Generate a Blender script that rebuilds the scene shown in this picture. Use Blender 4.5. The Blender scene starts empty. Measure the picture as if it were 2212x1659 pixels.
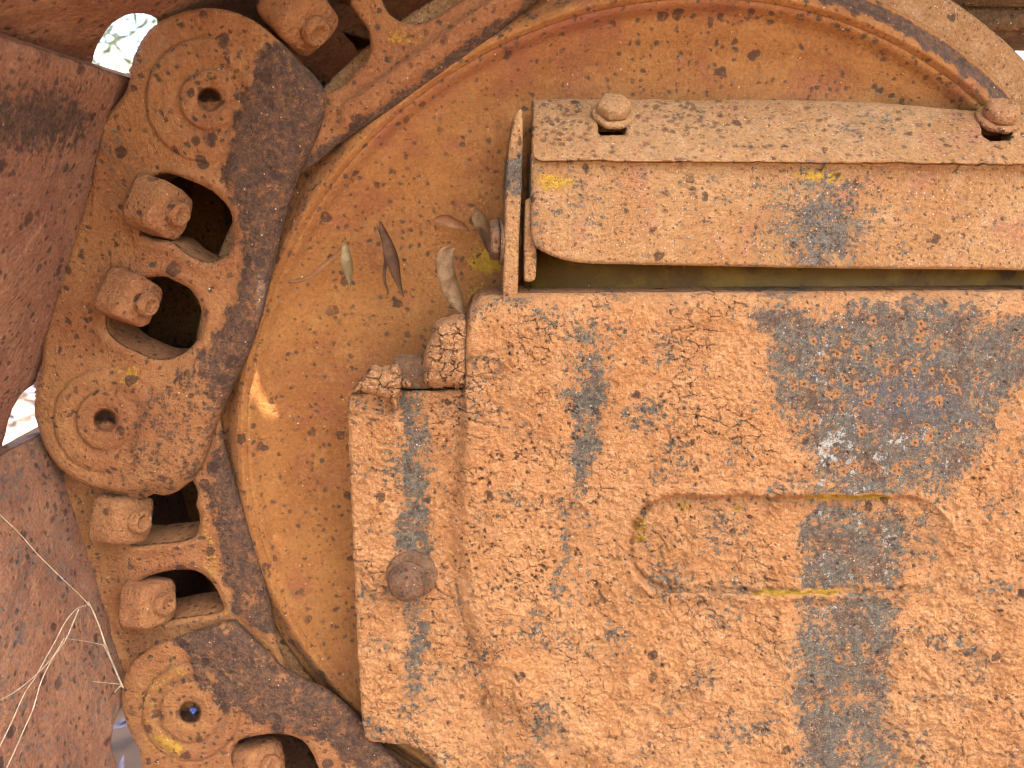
import bpy, math, random
import numpy as np
from mathutils import Vector, Matrix, Euler
random.seed(7)
RS = np.random.RandomState
D = bpy.data
SC = bpy.context.scene
COL = SC.collection

# ------------------------------------------------------------------ camera
CAMP = np.array([0.0, -460.0, 640.0])            # millimetres
FPX = 2212 * 26 / 36.0                            # photo measured on a 2212 x 1659 grid
cam_d = D.cameras.new('camera'); cam = D.objects.new('camera', cam_d); COL.objects.link(cam)
PITCH, YAW = math.radians(14.7), math.radians(2.36)
cam.location = Vector(CAMP) * .001
cam.rotation_euler = (math.pi / 2 - PITCH, 0, -YAW)
cam_d.lens = 26; cam_d.sensor_width = 36
cam_d.clip_start = .01; cam_d.clip_end = 800
cam_d.dof.use_dof = True; cam_d.dof.focus_distance = .47; cam_d.dof.aperture_fstop = 9
SC.camera = cam
CR = np.array(cam.rotation_euler.to_matrix())

def ray(px, py):
    px = np.asarray(px, float); py = np.asarray(py, float)
    d = np.stack([(px - 1106) / FPX, -(py - 829.5) / FPX, -np.ones_like(px)], -1)
    return d @ CR.T

def hit(px, py, p0, n):
    r = ray(px, py)
    t = ((np.asarray(p0) - CAMP) @ np.asarray(n)) / (r @ np.asarray(n))
    return CAMP + r * np.asarray(t)[..., None]

def U(px, py, Y):
    r = ray(px, py)
    t = (np.asarray(Y) - CAMP[1]) / r[..., 1]
    return CAMP + r * np.asarray(t)[..., None]

def proj(P):
    q = (np.asarray(P) - CAMP) @ CR
    return 1106 + FPX * q[..., 0] / -q[..., 2], 829.5 - FPX * q[..., 1] / -q[..., 2]

# ------------------------------------------------------------------ light
SUN_DIR = Vector((-.26, .28, -.92)).normalized()   # the way the light travels
el = math.asin(-SUN_DIR.z); az = math.atan2(-SUN_DIR.x, -SUN_DIR.y)
w = D.worlds.new('World'); SC.world = w; w.use_nodes = True
wn = w.node_tree; bg = wn.nodes['Background']
sky = wn.nodes.new('ShaderNodeTexSky'); sky.sky_type = 'NISHITA'; sky.sun_disc = False
sky.sun_elevation = el; sky.sun_rotation = az
sky.air_density = 1.0; sky.dust_density = 4.0; sky.ozone_density = .6
wn.links.new(sky.outputs[0], bg.inputs[0]); bg.inputs[1].default_value = .15
sd_ = D.lights.new('sun', 'SUN'); sun = D.objects.new('sun', sd_); COL.objects.link(sun)
sd_.energy = 4.5; sd_.angle = math.radians(.5); sd_.color = (1, .93, .82)
sun.rotation_euler = SUN_DIR.to_track_quat('-Z', 'Y').to_euler(); sun.location = (-2, -2, 4)
vs = SC.view_settings; vs.view_transform = 'Standard'; vs.look = 'None'; vs.gamma = 1; vs.exposure = 3.25
SC.render.engine = 'CYCLES'
SC.cycles.max_bounces = 4; SC.cycles.diffuse_bounces = 3; SC.cycles.use_adaptive_sampling = True; SC.cycles.adaptive_threshold = .02; SC.cycles.use_denoising = True; SC.cycles.filter_width = 1.15
SC.cycles.caustics_reflective = False; SC.cycles.caustics_refractive = False

# ------------------------------------------------------------------ numpy noise
_G = RS(3).rand(256) * 2 * math.pi
_P = RS(4).permutation(256); _P2 = np.concatenate([_P, _P, _P])
def pn(x, y, seed=0):
    xi = np.floor(x).astype(int); yi = np.floor(y).astype(int)
    fx = x - xi; fy = y - yi
    u = fx * fx * fx * (fx * (fx * 6 - 15) + 10); v = fy * fy * fy * (fy * (fy * 6 - 15) + 10)
    def g(ix, iy, dx, dy):
        a = _G[_P2[_P2[(ix + seed * 17) & 255] + ((iy + seed * 31) & 255)]]
        return np.cos(a) * dx + np.sin(a) * dy
    n00 = g(xi, yi, fx, fy); n10 = g(xi + 1, yi, fx - 1, fy)
    n01 = g(xi, yi + 1, fx, fy - 1); n11 = g(xi + 1, yi + 1, fx - 1, fy - 1)
    return 1.5 * ((n00 * (1 - u) + n10 * u) * (1 - v) + (n01 * (1 - u) + n11 * u) * v)
def fbm(x, y, s, octv=4, seed=0, gain=.5):
    a, t, tot = 1., 0, 0.
    for k in range(octv):
        t = t + a * pn(x / s + 13.7 * k, y / s - 7.1 * k, seed + k); tot += a; a *= gain; s = s / 2.03
    return t / tot * 1.4
def worley(x, y, s, seed=0):
    x = x / s; y = y / s
    xi = np.floor(x).astype(int); yi = np.floor(y).astype(int)
    r = RS(seed + 90).rand(256, 3)
    f1 = np.full(x.shape, 9.); f2 = np.full(x.shape, 9.); cid = np.zeros(x.shape)
    for a in (-1, 0, 1):
        for b in (-1, 0, 1):
            h = _P2[_P2[(xi + a) & 255] + ((yi + b) & 255)]
            d = np.hypot(xi + a + r[h, 0] - x, yi + b + r[h, 1] - y)
            m = d < f1
            f2 = np.where(m, f1, np.minimum(f2, d)); cid = np.where(m, r[h, 2], cid); f1 = np.where(m, d, f1)
    return f1, f2, cid
def sst(a, b, x):
    t = np.clip((x - a) / (b - a), 0, 1); return t * t * (3 - 2 * t)
def gauss(x, s): return np.exp(-(x / s) ** 2)

def spline(pts, closed=True, k=6, sharp=()):
    pts = np.array(pts, float); n = len(pts); out = []
    for i in range(n if closed else n - 1):
        p0, p1, p2, p3 = (pts[(i - 1) % n], pts[i], pts[(i + 1) % n], pts[(i + 2) % n]) if closed else \
            (pts[max(i - 1, 0)], pts[i], pts[i + 1], pts[min(i + 2, n - 1)])
        for t in np.arange(k) / k:
            out.append(.5 * (2 * p1 + (p2 - p0) * t + (2 * p0 - 5 * p1 + 4 * p2 - p3) * t * t + (3 * p1 - p0 - 3 * p2 + p3) * t ** 3))
    if not closed: out.append(pts[-1])
    return np.array(out)

def sdf(poly, X, Y):
    """signed distance, negative inside"""
    poly = np.asarray(poly, float); d2 = np.full(X.shape, 1e18); ins = np.zeros(X.shape, bool)
    for i in range(len(poly)):
        ax, ay = poly[i]; bx, by = poly[(i + 1) % len(poly)]
        ex, ey = bx - ax, by - ay; L = ex * ex + ey * ey
        if L < 1e-9: continue
        wx = X - ax; wy = Y - ay
        t = np.clip((wx * ex + wy * ey) / L, 0, 1)
        q = (wx - ex * t) ** 2 + (wy - ey * t) ** 2
        d2 = np.minimum(d2, q)
        c = ((ay <= Y) != (by <= Y))
        if abs(ey) > 1e-9:
            ins ^= c & (X < ax + (Y - ay) * ex / ey)
    d = np.sqrt(d2); return np.where(ins, -d, d)

# ------------------------------------------------------------------ scene helpers
def tag(o, label=None, cat=None, group=None, kind=None):
    if label: o['label'] = label
    if cat: o['category'] = cat
    if group: o['group'] = group
    if kind: o['kind'] = kind
    return o
def empty(name, loc_mm, label, cat, group=None):
    o = D.objects.new(name, None); COL.objects.link(o); o.location = Vector(loc_mm) * .001
    o.empty_display_size = .02
    return tag(o, label, cat, group)

def mesh_obj(name, V, F, mat, parent=None, attrs=None, smooth=True, origin=None):
    """V in mm, world coordinates; F list/array of quads or list of polys"""
    V = np.asarray(V, float)
    org = np.array(parent.matrix_basis.translation) * 1000 if parent is not None and parent.parent is None else None
    if parent is not None and parent.parent is not None:
        org = np.array(parent.matrix_basis.translation) * 1000 + np.array(parent.parent.matrix_basis.translation) * 1000
    if org is None: org = V.mean(0) if origin is None else np.asarray(origin, float)
    L = (V - org) * .001
    me = D.meshes.new(name)
    if isinstance(F, np.ndarray):
        n, k = F.shape
        me.vertices.add(len(L)); me.vertices.foreach_set('co', L.astype(np.float32).ravel())
        me.loops.add(n * k); me.loops.foreach_set('vertex_index', F.astype(np.int32).ravel())
        me.polygons.add(n)
        me.polygons.foreach_set('loop_start', np.arange(0, n * k, k, dtype=np.int32))
        me.update(calc_edges=True); me.validate()
    else:
        me.from_pydata(L.tolist(), [], F); me.update()
    if smooth: me.polygons.foreach_set('use_smooth', np.ones(len(me.polygons), bool))
    for k, a in (attrs or {}).items():
        at = me.attributes.new(k, 'FLOAT', 'POINT'); at.data.foreach_set('value', np.asarray(a, np.float32).ravel())
    if mat: me.materials.append(mat)
    o = D.objects.new(name, me); COL.objects.link(o)
    if parent is not None: o.parent = parent
    else: o.location = Vector(org) * .001
    return o

class Px:
    """chart over photo pixels on a plane; h = height towards the viewer (mm)"""
    def __init__(s, Y=None, p0=None, n=None):
        s.n = np.array([0, -1., 0]) if n is None else np.array(n, float) / np.linalg.norm(n)
        s.p0 = np.array([0, Y, 0.]) if p0 is None else np.array(p0, float)
    def at(s, u, v, h):
        r = ray(u, v)
        t = ((s.p0 - CAMP) @ s.n + h) / (r @ s.n)
        return CAMP + r * t[..., None]
class Pl:
    """chart over a plane in mm"""
    def __init__(s, o, eu, ev, n): s.o, s.eu, s.ev, s.n = [np.array(a, float) for a in (o, eu, ev, n)]
    def at(s, u, v, h): return s.o + u[..., None] * s.eu + v[..., None] * s.ev + h[..., None] * s.n

def relief(name, chart, outer, holes, step, hfn, thick, mat, parent=None, afn=None, micro=None, bbox=None, under=0):
    outer = np.asarray(outer, float)
    x0, y0 = outer.min(0) - step; x1, y1 = outer.max(0) + step
    if bbox: x0, y0, x1, y1 = max(x0, bbox[0]), max(y0, bbox[1]), min(x1, bbox[2]), min(y1, bbox[3])
    X, Y = np.meshgrid(np.arange(x0, x1 + step, step), np.arange(y0, y1 + step, step))
    s = sdf(outer, X, Y)
    for h in holes: s = np.maximum(s, -sdf(h, X, Y))
    gy, gx = np.gradient(s, step)
    gl = np.maximum(np.hypot(gx, gy), .3)
    kept = s < .5 * step
    sn = kept & (s > -.5 * step)
    GX, GY = gx / gl, gy / gl
    X = np.where(sn, X - s * gx / gl ** 2, X); Y = np.where(sn, Y - s * gy / gl ** 2, Y); s = np.where(sn, 0, s)
    s = np.minimum(s, 0)
    H = hfn(X, Y, s); P = chart.at(X, Y, H)
    if micro is not None: P = P + micro(X, Y, s)[..., None] * chart.n
    A = afn(X, Y, s) if afn else {}
    cell = kept[:-1, :-1] & kept[1:, :-1] & kept[:-1, 1:] & kept[1:, 1:]
    used = np.zeros(kept.shape, bool)
    used[:-1, :-1] |= cell; used[1:, :-1] |= cell; used[:-1, 1:] |= cell; used[1:, 1:] |= cell
    idx = -np.ones(kept.shape, int); idx[used] = np.arange(used.sum())
    a, b, c, d = idx[:-1, :-1], idx[:-1, 1:], idx[1:, 1:], idx[1:, :-1]
    F = np.stack([a[cell], d[cell], c[cell], b[cell]], -1)
    cp = np.pad(cell, 1)
    E = []
    m = cell & ~cp[:-2, 1:-1]; E.append(np.stack([b[m], a[m]], -1))
    m = cell & ~cp[2:, 1:-1]; E.append(np.stack([d[m], c[m]], -1))
    m = cell & ~cp[1:-1, :-2]; E.append(np.stack([a[m], d[m]], -1))
    m = cell & ~cp[1:-1, 2:]; E.append(np.stack([c[m], b[m]], -1))
    E = np.concatenate(E)
    V = P[used]; A = {k: v[used] for k, v in A.items()}
    # orientation check
    q = np.cross(V[F[:, 1]] - V[F[:, 0]], V[F[:, 2]] - V[F[:, 0]]).sum(0)
    flip = q @ chart.n < 0
    # walls
    bv = np.unique(E); mp = {}; lut = -np.ones(len(V), int); lut[bv] = np.arange(len(bv))
    ring0 = bv; FW = []; VV = [V]; AA = {k: [v] for k, v in A.items()}; base = len(V)
    Xb, Yb = X[used][bv], Y[used][bv]
    nr = 4
    for k in range(1, nr + 1):
        f = (k / nr) ** 1.6
        off = -chart.n * (thick * f)
        base0 = V[bv]
        if under:
            so = sdf(outer, Xb, Yb); k_ = np.where(so > -3, under * f, 0)
            base0 = V[bv] + chart.at(Xb - GX[used][bv] * k_, Yb - GY[used][bv] * k_, 0 * Xb) - chart.at(Xb, Yb, 0 * Xb)
        w_ = base0 + off + (fbm(Xb + 31 * k, Yb, 9, 2, 5)[:, None] * (.2 if k < nr else 0)) * np.array([1, 0, 1])
        VV.append(w_)
        for kk in AA: AA[kk].append(A[kk][bv])
        prev = ring0 if k == 1 else base + (k - 2) * len(bv) + np.arange(len(bv))
        cur = base + (k - 1) * len(bv) + np.arange(len(bv))
        i, j = lut[E[:, 0]], lut[E[:, 1]]
        FW.append(np.stack([prev[i], cur[i], cur[j], prev[j]], -1)[:, ::-1])
    FW = np.concatenate(FW)
    Fa = np.concatenate([F, FW])
    if flip: Fa = Fa[:, ::-1]
    return mesh_obj(name, np.concatenate(VV), np.ascontiguousarray(Fa), mat, parent, {k: np.concatenate(v) for k, v in AA.items()})

def edge(s, r, drop):
    t = np.clip(-s / r, 0, 1)
    return -drop * (1 - np.sqrt(np.clip(1 - (1 - t) ** 2, 0, 1)))

def loft(secs, origin, axis, up, seg=56, rough=.0, seed=0):
    """secs = (along, radius, squareness 2..8[, n_sides-radius mod]) ; returns V,F in mm"""
    axis = np.array(axis, float); axis /= np.linalg.norm(axis)
    up = np.array(up, float); up -= axis * (up @ axis); up /= np.linalg.norm(up)
    side = np.cross(axis, up); V = []
    th = np.linspace(0, 2 * math.pi, seg, endpoint=False)
    for k, (a, r, e, hexa) in enumerate(secs):
        c, s = np.cos(th), np.sin(th)
        rr = r / (np.abs(c) ** e + np.abs(s) ** e) ** (1 / e)
        if hexa:
            ph = (th % (math.pi / 3)) - math.pi / 6
            rr = r * (1 - hexa + hexa * .9 / np.cos(ph))
        rr = rr * (1 + rough * fbm(th * 3 + seed * 5, np.full_like(th, a * .3), 1., 3, seed))
        V.append(np.array(origin) + axis * (a + rough * 12 * fbm(th * 2 + seed, th * 0 + a * .2, 1., 2, seed + 3))[:, None] + np.outer(rr * c, up) + np.outer(rr * s, side))
    V = np.concatenate(V); n = len(secs); F = []
    for k in range(n - 1):
        for i in range(seg):
            j = (i + 1) % seg
            F.append((k * seg + i, k * seg + j, (k + 1) * seg + j, (k + 1) * seg + i))
    F.append(tuple(range(seg))[::-1]); F.append(tuple((n - 1) * seg + i for i in range(seg)))
    return V, [tuple(f)[::-1] for f in F]

def subdiv_noise(o, levels, strength, scale, seed=0):
    """subdivide and displace by real geometry noise (mm)"""
    m = o.modifiers.new('s', 'SUBSURF'); m.levels = levels; m.render_levels = levels; m.subdivision_type = 'CATMULL_CLARK'
    for sc_, st in ((scale, strength), (scale * .35, strength * .45)):
        t = D.textures.new('grit', 'CLOUDS'); t.noise_scale = sc_ * .001; t.noise_depth = 3
        dm = o.modifiers.new('d', 'DISPLACE'); dm.texture = t; dm.strength = st * .001 * 2; dm.mid_level = .5
        dm.texture_coords = 'LOCAL'

def stamp(X, Y, cx, cy, r, fn, out, mode=np.maximum):
    """stamp radial function on a regular-ish grid"""
    x0, y0 = X[0, 0], Y[0, 0]
    sx = (X[0, -1] - X[0, 0]) / (X.shape[1] - 1); sy = (Y[-1, 0] - Y[0, 0]) / (X.shape[0] - 1)
    for a, b, c in zip(cx, cy, r):
        i0, i1 = int((a - 2.4 * c - x0) / sx), int((a + 2.4 * c - x0) / sx) + 2
        j0, j1 = int((b - 2.4 * c - y0) / sy), int((b + 2.4 * c - y0) / sy) + 2
        i0, j0 = max(i0, 0), max(j0, 0)
        if i1 <= i0 or j1 <= j0 or i0 >= X.shape[1] or j0 >= X.shape[0]: continue
        xx, yy = X[j0:j1, i0:i1], Y[j0:j1, i0:i1]
        ang = pn(xx / (c * .9) + a, yy / (c * .9) + b, 3)
        d = np.hypot(xx - a, yy - b) / c * (1 + .55 * ang)
        out[j0:j1, i0:i1] = mode(out[j0:j1, i0:i1], fn(d))
    return out

# ------------------------------------------------------------------ materials
class NT:
    def __init__(s, name):
        s.m = D.materials.new(name); s.m.use_nodes = True; s.t = s.m.node_tree; s.t.nodes.clear()
        s.out = s.n('ShaderNodeOutputMaterial'); s.b = s.n('ShaderNodeBsdfPrincipled')
        s.t.links.new(s.b.outputs[0], s.out.inputs[0])
        s.co = s.n('ShaderNodeTexCoord').outputs['Object']
    def n(s, t): return s.t.nodes.new(t)
    def L(s, a, b):
        if isinstance(a, (int, float)): b.default_value = a
        elif isinstance(a, tuple): b.default_value = (*a, 1) if len(a) == 3 else a
        else: s.t.links.new(a, b)
    def math(s, op, a, b=0., c=0.):
        q = s.n('ShaderNodeMath'); q.operation = op
        for i, v in enumerate((a, b, c)): s.L(v, q.inputs[i])
        return q.outputs[0]
    def mix(s, f, a, b, mode='MIX'):
        q = s.n('ShaderNodeMix'); q.data_type = 'RGBA'; q.blend_type = mode; q.clamp_factor = True
        s.L(f, q.inputs[0]); s.L(a, q.inputs[6]); s.L(b, q.inputs[7]); return q.outputs[2]
    def noise(s, scale, det=5, rough=.55, dist=0., co=None):
        q = s.n('ShaderNodeTexNoise'); q.inputs['Scale'].default_value = scale; q.inputs['Detail'].default_value = det
        q.inputs['Roughness'].default_value = rough; q.inputs['Distortion'].default_value = dist
        s.L(co or s.co, q.inputs['Vector']); return q.outputs['Fac']
    def vor(s, scale, co=None, feat='F1'):
        q = s.n('ShaderNodeTexVoronoi'); q.feature = feat; q.inputs['Scale'].default_value = scale
        s.L(co or s.co, q.inputs['Vector']); return q
    def step(s, x, lo, hi):
        q = s.n('ShaderNodeMapRange'); q.interpolation_type = 'SMOOTHSTEP'; s.L(x, q.inputs[0])
        q.inputs[1].default_value = lo; q.inputs[2].default_value = hi; return q.outputs[0]
    def attr(s, name):
        q = s.n('ShaderNodeAttribute'); q.attribute_name = name; return q.outputs['Fac']

def grime(name, mud=((.50, .245, .095), (.42, .17, .058), (.60, .33, .145)), metal=((.15, .132, .10), (.075, .056, .040)),
          paint=(.64, .36, .03), dark=((.066, .039, .026), (.165, .085, .042)), spots=.35, spot_scale=95, speck=1., bare0=0., dark0=0., paint0=0.,
          bump=1., rough=.9, fine=1.0, pink=(.45, .17, .10), splash=0):
    K = .66
    def kk(c): return tuple(v * K for v in c)
    mud = tuple((c[0] * 1.03, c[1] * .97, c[2] * .90) for c in mud); pink = (pink[0], pink[1], pink[2] * .8)
    mud = tuple(kk(c) for c in mud); metal = tuple(kk(c) for c in metal); dark = tuple(kk(c) for c in dark); paint = kk(paint); pink = kk(pink)
    s = NT(name)
    warp = s.n('ShaderNodeVectorMath'); warp.operation = 'MULTIPLY_ADD'
    nz = s.n('ShaderNodeTexNoise'); nz.inputs['Scale'].default_value = 160; nz.inputs['Detail'].default_value = 3
    s.L(s.co, nz.inputs['Vector']); s.t.links.new(nz.outputs['Color'], warp.inputs[0]); warp.inputs[1].default_value = (.006, .006, .006)
    s.t.links.new(s.co, warp.inputs[2]); wc = warp.outputs[0]
    nl = s.noise(14, 3, .6); nm = s.noise(70, 4, .65); nh = s.noise(450, 4, .75)
    nx = s.noise(1100, 2, .6)
    nd = s.noise(230, 6, .78)
    col = s.mix(s.step(nl, .38, .62), mud[0], mud[1])
    col = s.mix(s.math('MULTIPLY', s.step(nm, .50, .72), .75), col, mud[2])
    col = s.mix(s.math('MULTIPLY', s.step(s.noise(33, 5, .6), .52, .68), .55), col, pink)
    # grain
    col = s.mix(s.math('MULTIPLY', s.step(nh, .52, .70), .45 * fine), col, tuple(min(1, c * 1.45 + .02) for c in mud[2]))
    col = s.mix(s.math('MULTIPLY', s.step(nh, .50, .36), .45 * fine), col, tuple(c * .42 for c in mud[1]))
    col = s.mix(s.math('MULTIPLY', s.step(nd, .47, .36), .28 * fine), col, tuple(c * .5 for c in mud[1]))
    col = s.mix(s.math('MULTIPLY', s.step(s.math('ADD', s.attr('red'), s.math('SUBTRACT', nm, .5)), .2, .9), .85), col, pink)
    # paint
    pa = s.math('ADD', s.math('ADD', s.attr('paint'), paint0), s.math('MULTIPLY', s.math('SUBTRACT', nd, .5), 1.5))
    pa = s.math('ADD', pa, s.math('MULTIPLY', s.math('SUBTRACT', nh, .5), 1.4))
    pm = s.step(pa, .46, .56)
    pcol = s.mix(s.step(nm, .35, .65), paint, tuple(c * .62 for c in paint))
    col = s.mix(pm, col, pcol)
    # bare steel
    ba = s.math('ADD', s.math('ADD', s.attr('bare'), bare0), s.math('MULTIPLY', s.math('SUBTRACT', nd, .5), 2.6))
    ba = s.math('ADD', ba, s.math('MULTIPLY', s.math('SUBTRACT', nh, .5), 1.9))
    bm = s.step(ba, .44, .60)
    n4 = s.noise(190, 5, .82)
    mcol = s.mix(s.step(n4, .42, .58), metal[0], metal[1])
    mcol = s.mix(s.math('MULTIPLY', s.step(nh, .50, .60), .75), mcol, (metal[0][0] * 1.8, metal[0][1] * 1.65, metal[0][2] * 1.3))
    mcol = s.mix(s.math('MULTIPLY', s.step(nm, .48, .64), .5), mcol, (.085, .055, .035))
    wa = s.math('ADD', s.attr('white'), s.math('MULTIPLY', s.math('SUBTRACT', s.noise(260, 5, .85), .5), 3.4))
    mcol = s.mix(s.step(wa, .50, .62), mcol, (.36, .35, .29))
    bl = s.math('ADD', s.attr('blue'), s.math('MULTIPLY', s.math('SUBTRACT', nd, .5), 1.6))
    mcol = s.mix(s.math('MULTIPLY', s.step(bl, .4, .7), .6), mcol, (.060, .064, .072))
    col = s.mix(bm, col, mcol)
    # dark rust, and the shade painted under the wheel lip
    da = s.math('ADD', s.math('ADD', s.attr('dark'), dark0), s.math('MULTIPLY', s.math('SUBTRACT', nd, .5), 1.7))
    da = s.math('ADD', da, s.math('MULTIPLY', s.math('SUBTRACT', nh, .5), .8))
    dm_ = s.step(da, .40, .66)
    dcol = s.mix(s.step(s.noise(190, 6, .8), .4, .66), dark[0], dark[1])
    dcol = s.mix(s.math('MULTIPLY', s.step(nh, .51, .62), .6), dcol, tuple(c * .62 for c in mud[0]))
    col = s.mix(dm_, col, dcol)
    # rings of rust dust and dark pits (and painted bore shade) placed on the surface
    rg = s.math('MULTIPLY', s.attr('ring'), s.step(nd, .36, .52))
    col = s.mix(s.math('MULTIPLY', s.step(rg, .15, .8), .9), col, tuple(c * .86 for c in mud[1]))
    # random rain spots
    v = s.vor(spot_scale, wc); sep = s.n('ShaderNodeSeparateColor'); s.L(v.outputs['Color'], sep.inputs[0])
    sel = s.step(sep.outputs[0], 1 - spots, 1 - spots + .02)
    thr = s.math('MULTIPLY', s.math('ADD', s.math('POWER', sep.outputs[1], 1.7), .30), .33)
    sp = s.math('MULTIPLY', s.step(s.math('SUBTRACT', thr, v.outputs['Distance']), -.03, .10), sel)
    v2 = s.vor(spot_scale * 2.7, wc); sep2 = s.n('ShaderNodeSeparateColor'); s.L(v2.outputs['Color'], sep2.inputs[0])
    sp2 = s.math('MULTIPLY', s.step(v2.outputs['Distance'], .34, .16), s.step(sep2.outputs[0], 1 - spots * .9, 1 - spots * .9 + .02))
    spt = s.math('MAXIMUM', sp, s.math('MULTIPLY', sp2, .8))
    spt = s.math('MULTIPLY', spt, s.step(nd, .33, .50))
    spt = s.math('MULTIPLY', spt, s.step(s.noise(13, 3), .28, .46))
    pit = s.math('MAXIMUM', s.math('MULTIPLY', spt, s.math('SUBTRACT', 1., s.math('MULTIPLY', nh, .2))), s.attr('pit'))
    col = s.mix(s.math('MULTIPLY', pit, .92), col, (.040, .020, .012))
    if splash:
        v4 = s.vor(splash, wc); s4_ = s.n('ShaderNodeSeparateColor'); s.L(v4.outputs['Color'], s4_.inputs[0])
        t4 = s.math('MULTIPLY', s.math('ADD', s4_.outputs[1], .38), .28)
        q4 = s.math('MULTIPLY', s.step(s.math('SUBTRACT', t4, v4.outputs['Distance']), -.09, .15), s.step(s4_.outputs[0], .34, .38))
        q4 = s.math('MULTIPLY', q4, s.step(s.noise(16, 3), .24, .42)); q4 = s.math('MULTIPLY', q4, s.step(nd, .30, .52))
        col = s.mix(s.math('MULTIPLY', q4, .86), col, (.045, .030, .018)); pit = s.math('MAXIMUM', pit, q4)
    # pale grit
    v3 = s.vor(620, s.co); sep3 = s.n('ShaderNodeSeparateColor'); s.L(v3.outputs['Color'], sep3.inputs[0])
    gr = s.math('MULTIPLY', s.step(v3.outputs['Distance'], .42, .30), s.step(sep3.outputs[0], 1 - .035 * speck, 1 - .035 * speck + .003))
    col = s.mix(s.math('MULTIPLY', gr, .9), col, s.mix(sep3.outputs[1], (.50, .40, .28), (.38, .23, .12)))
    # tonal variety
    col = s.mix(.35, col, s.mix(s.noise(5, 3), (.25, .22, .2), (.95, .95, .95)), 'SOFT_LIGHT')
    s.L(col, s.b.inputs['Base Color'])
    s.L(s.mix(bm, (rough,) * 3, (.6,) * 3), s.b.inputs['Roughness'])
    s.b.inputs['Specular IOR Level'].default_value = .22
    # bump
    h = s.math('ADD', s.math('MULTIPLY', nh, .9), s.math('MULTIPLY', nm, 1.3))
    h = s.math('ADD', h, s.math('MULTIPLY', nd, 1.1))
    h = s.math('SUBTRACT', h, s.math('MULTIPLY', bm, .35))
    h = s.math('SUBTRACT', h, s.math('MULTIPLY', pit, .5))
    h = s.math('ADD', h, s.math('MULTIPLY', gr, .6))
    h = s.math('ADD', h, s.math('MULTIPLY', nx, .30))
    bp = s.n('ShaderNodeBump'); bp.inputs['Strength'].default_value = .9; bp.inputs['Distance'].default_value = .0034 * bump
    s.L(h, bp.inputs['Height']); s.t.links.new(bp.outputs[0], s.b.inputs['Normal'])
    return s.m

M_guard = grime('dried_mud_on_steel', mud=((.63, .31, .12), (.57, .26, .09), (.73, .40, .175)), pink=(.49, .20, .075), speck=.8, spots=.12, bump=1.35, metal=((.16, .138, .098), (.080, .062, .046)))
M_brkt = grime('dusty_painted_steel', mud=((.48, .27, .11), (.42, .21, .075), (.56, .34, .165)), speck=2.2, spots=.5, spot_scale=120, bump=.9, bare0=.05)
M_web = grime('dusty_orange_wheel', mud=((.36, .158, .042), (.30, .120, .032), (.40, .195, .056)), splash=165, spots=.3, spot_scale=90, speck=.2, bump=.4, bare0=-.06, pink=(.27, .085, .045), fine=.7)
M_link = grime('rusty_link_steel', mud=((.39, .180, .062), (.32, .130, .046), (.45, .225, .085)), splash=170, spots=.4, spot_scale=85, speck=.25, bump=.8, bare0=.03, dark0=.06, fine=.7, pink=(.31, .118, .052))
M_shoe = grime('rusty_shoe_steel', mud=((.37, .180, .095), (.29, .13, .07), (.43, .225, .12)), splash=160, spots=.4, spot_scale=80, speck=.1, bump=.7, fine=.9, pink=(.23, .08, .065), metal=((.17, .12, .095), (.12, .075, .06)))
M_nut = grime('dusty_nut_steel', mud=((.41, .19, .070), (.34, .14, .052), (.48, .24, .092)), spots=.45, spot_scale=110, speck=.2, bump=1., fine=.9, bare0=.0, dark0=.04)
M_boltd = grime('pitted_bolt_steel', mud=((.27, .135, .062), (.19, .09, .042), (.34, .19, .10)), metal=((.13, .11, .075), (.06, .042, .028)), pink=(.2,.1,.06), spots=.9, spot_scale=230, speck=.2, bump=.9, bare0=.34, dark0=.1)
M_clod = grime('crumbly_clay', pink=(.55, .27, .12), mud=((.64, .34, .145), (.52, .24, .09), (.75, .45, .22)), spots=.08, speck=2, bump=1.8, bare0=-.6)
M_yel = grime('yellow_paint', mud=((.19, .11, .014), (.14, .075, .012), (.23, .135, .018)), spots=.25, spot_scale=45, speck=.1, bump=.15, bare0=-.5, fine=.2, pink=(.33, .18, .02), rough=.5)
M_hull = simple_late = None
M_body = grime('grimy_frame_steel', mud=((.22, .12, .04), (.16, .08, .03), (.28, .16, .06)), spots=.3, bump=.5)

def simple(name, c1, c2, scale, rough=.8, bump=.3, dist=.002):
    s = NT(name); n_ = s.noise(scale, 6, .6)
    s.L(s.mix(s.step(n_, .35, .65), c1, c2), s.b.inputs['Base Color']); s.b.inputs['Roughness'].default_value = rough
    bp = s.n('ShaderNodeBump'); bp.inputs['Strength'].default_value = bump; bp.inputs['Distance'].default_value = dist
    s.L(n_, bp.inputs['Height']); s.t.links.new(bp.outputs[0], s.b.inputs['Normal']); return s.m
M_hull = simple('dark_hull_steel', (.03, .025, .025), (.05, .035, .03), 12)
M_straw = simple('dry_straw', (.36, .29, .19), (.24, .17, .09), 300)
M_soil = simple('red_soil', (.15, .095, .06), (.11, .065, .04), 6, .95, .6, .02)
M_litter = simple('leaf_litter_leaf', (.17, .14, .17), (.06, .045, .055), 40)
M_bark = simple('pale_bark', (.42, .38, .33), (.24, .2, .17), 8)
M_foli = simple('gum_foliage', (.07, .10, .045), (.11, .13, .07), 3)
M_blue = simple('bore_sky_blue', (.03, .06, .18), (.05, .09, .24), 30, .5)  # colour of the sky showing through the lower pin bore

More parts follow.
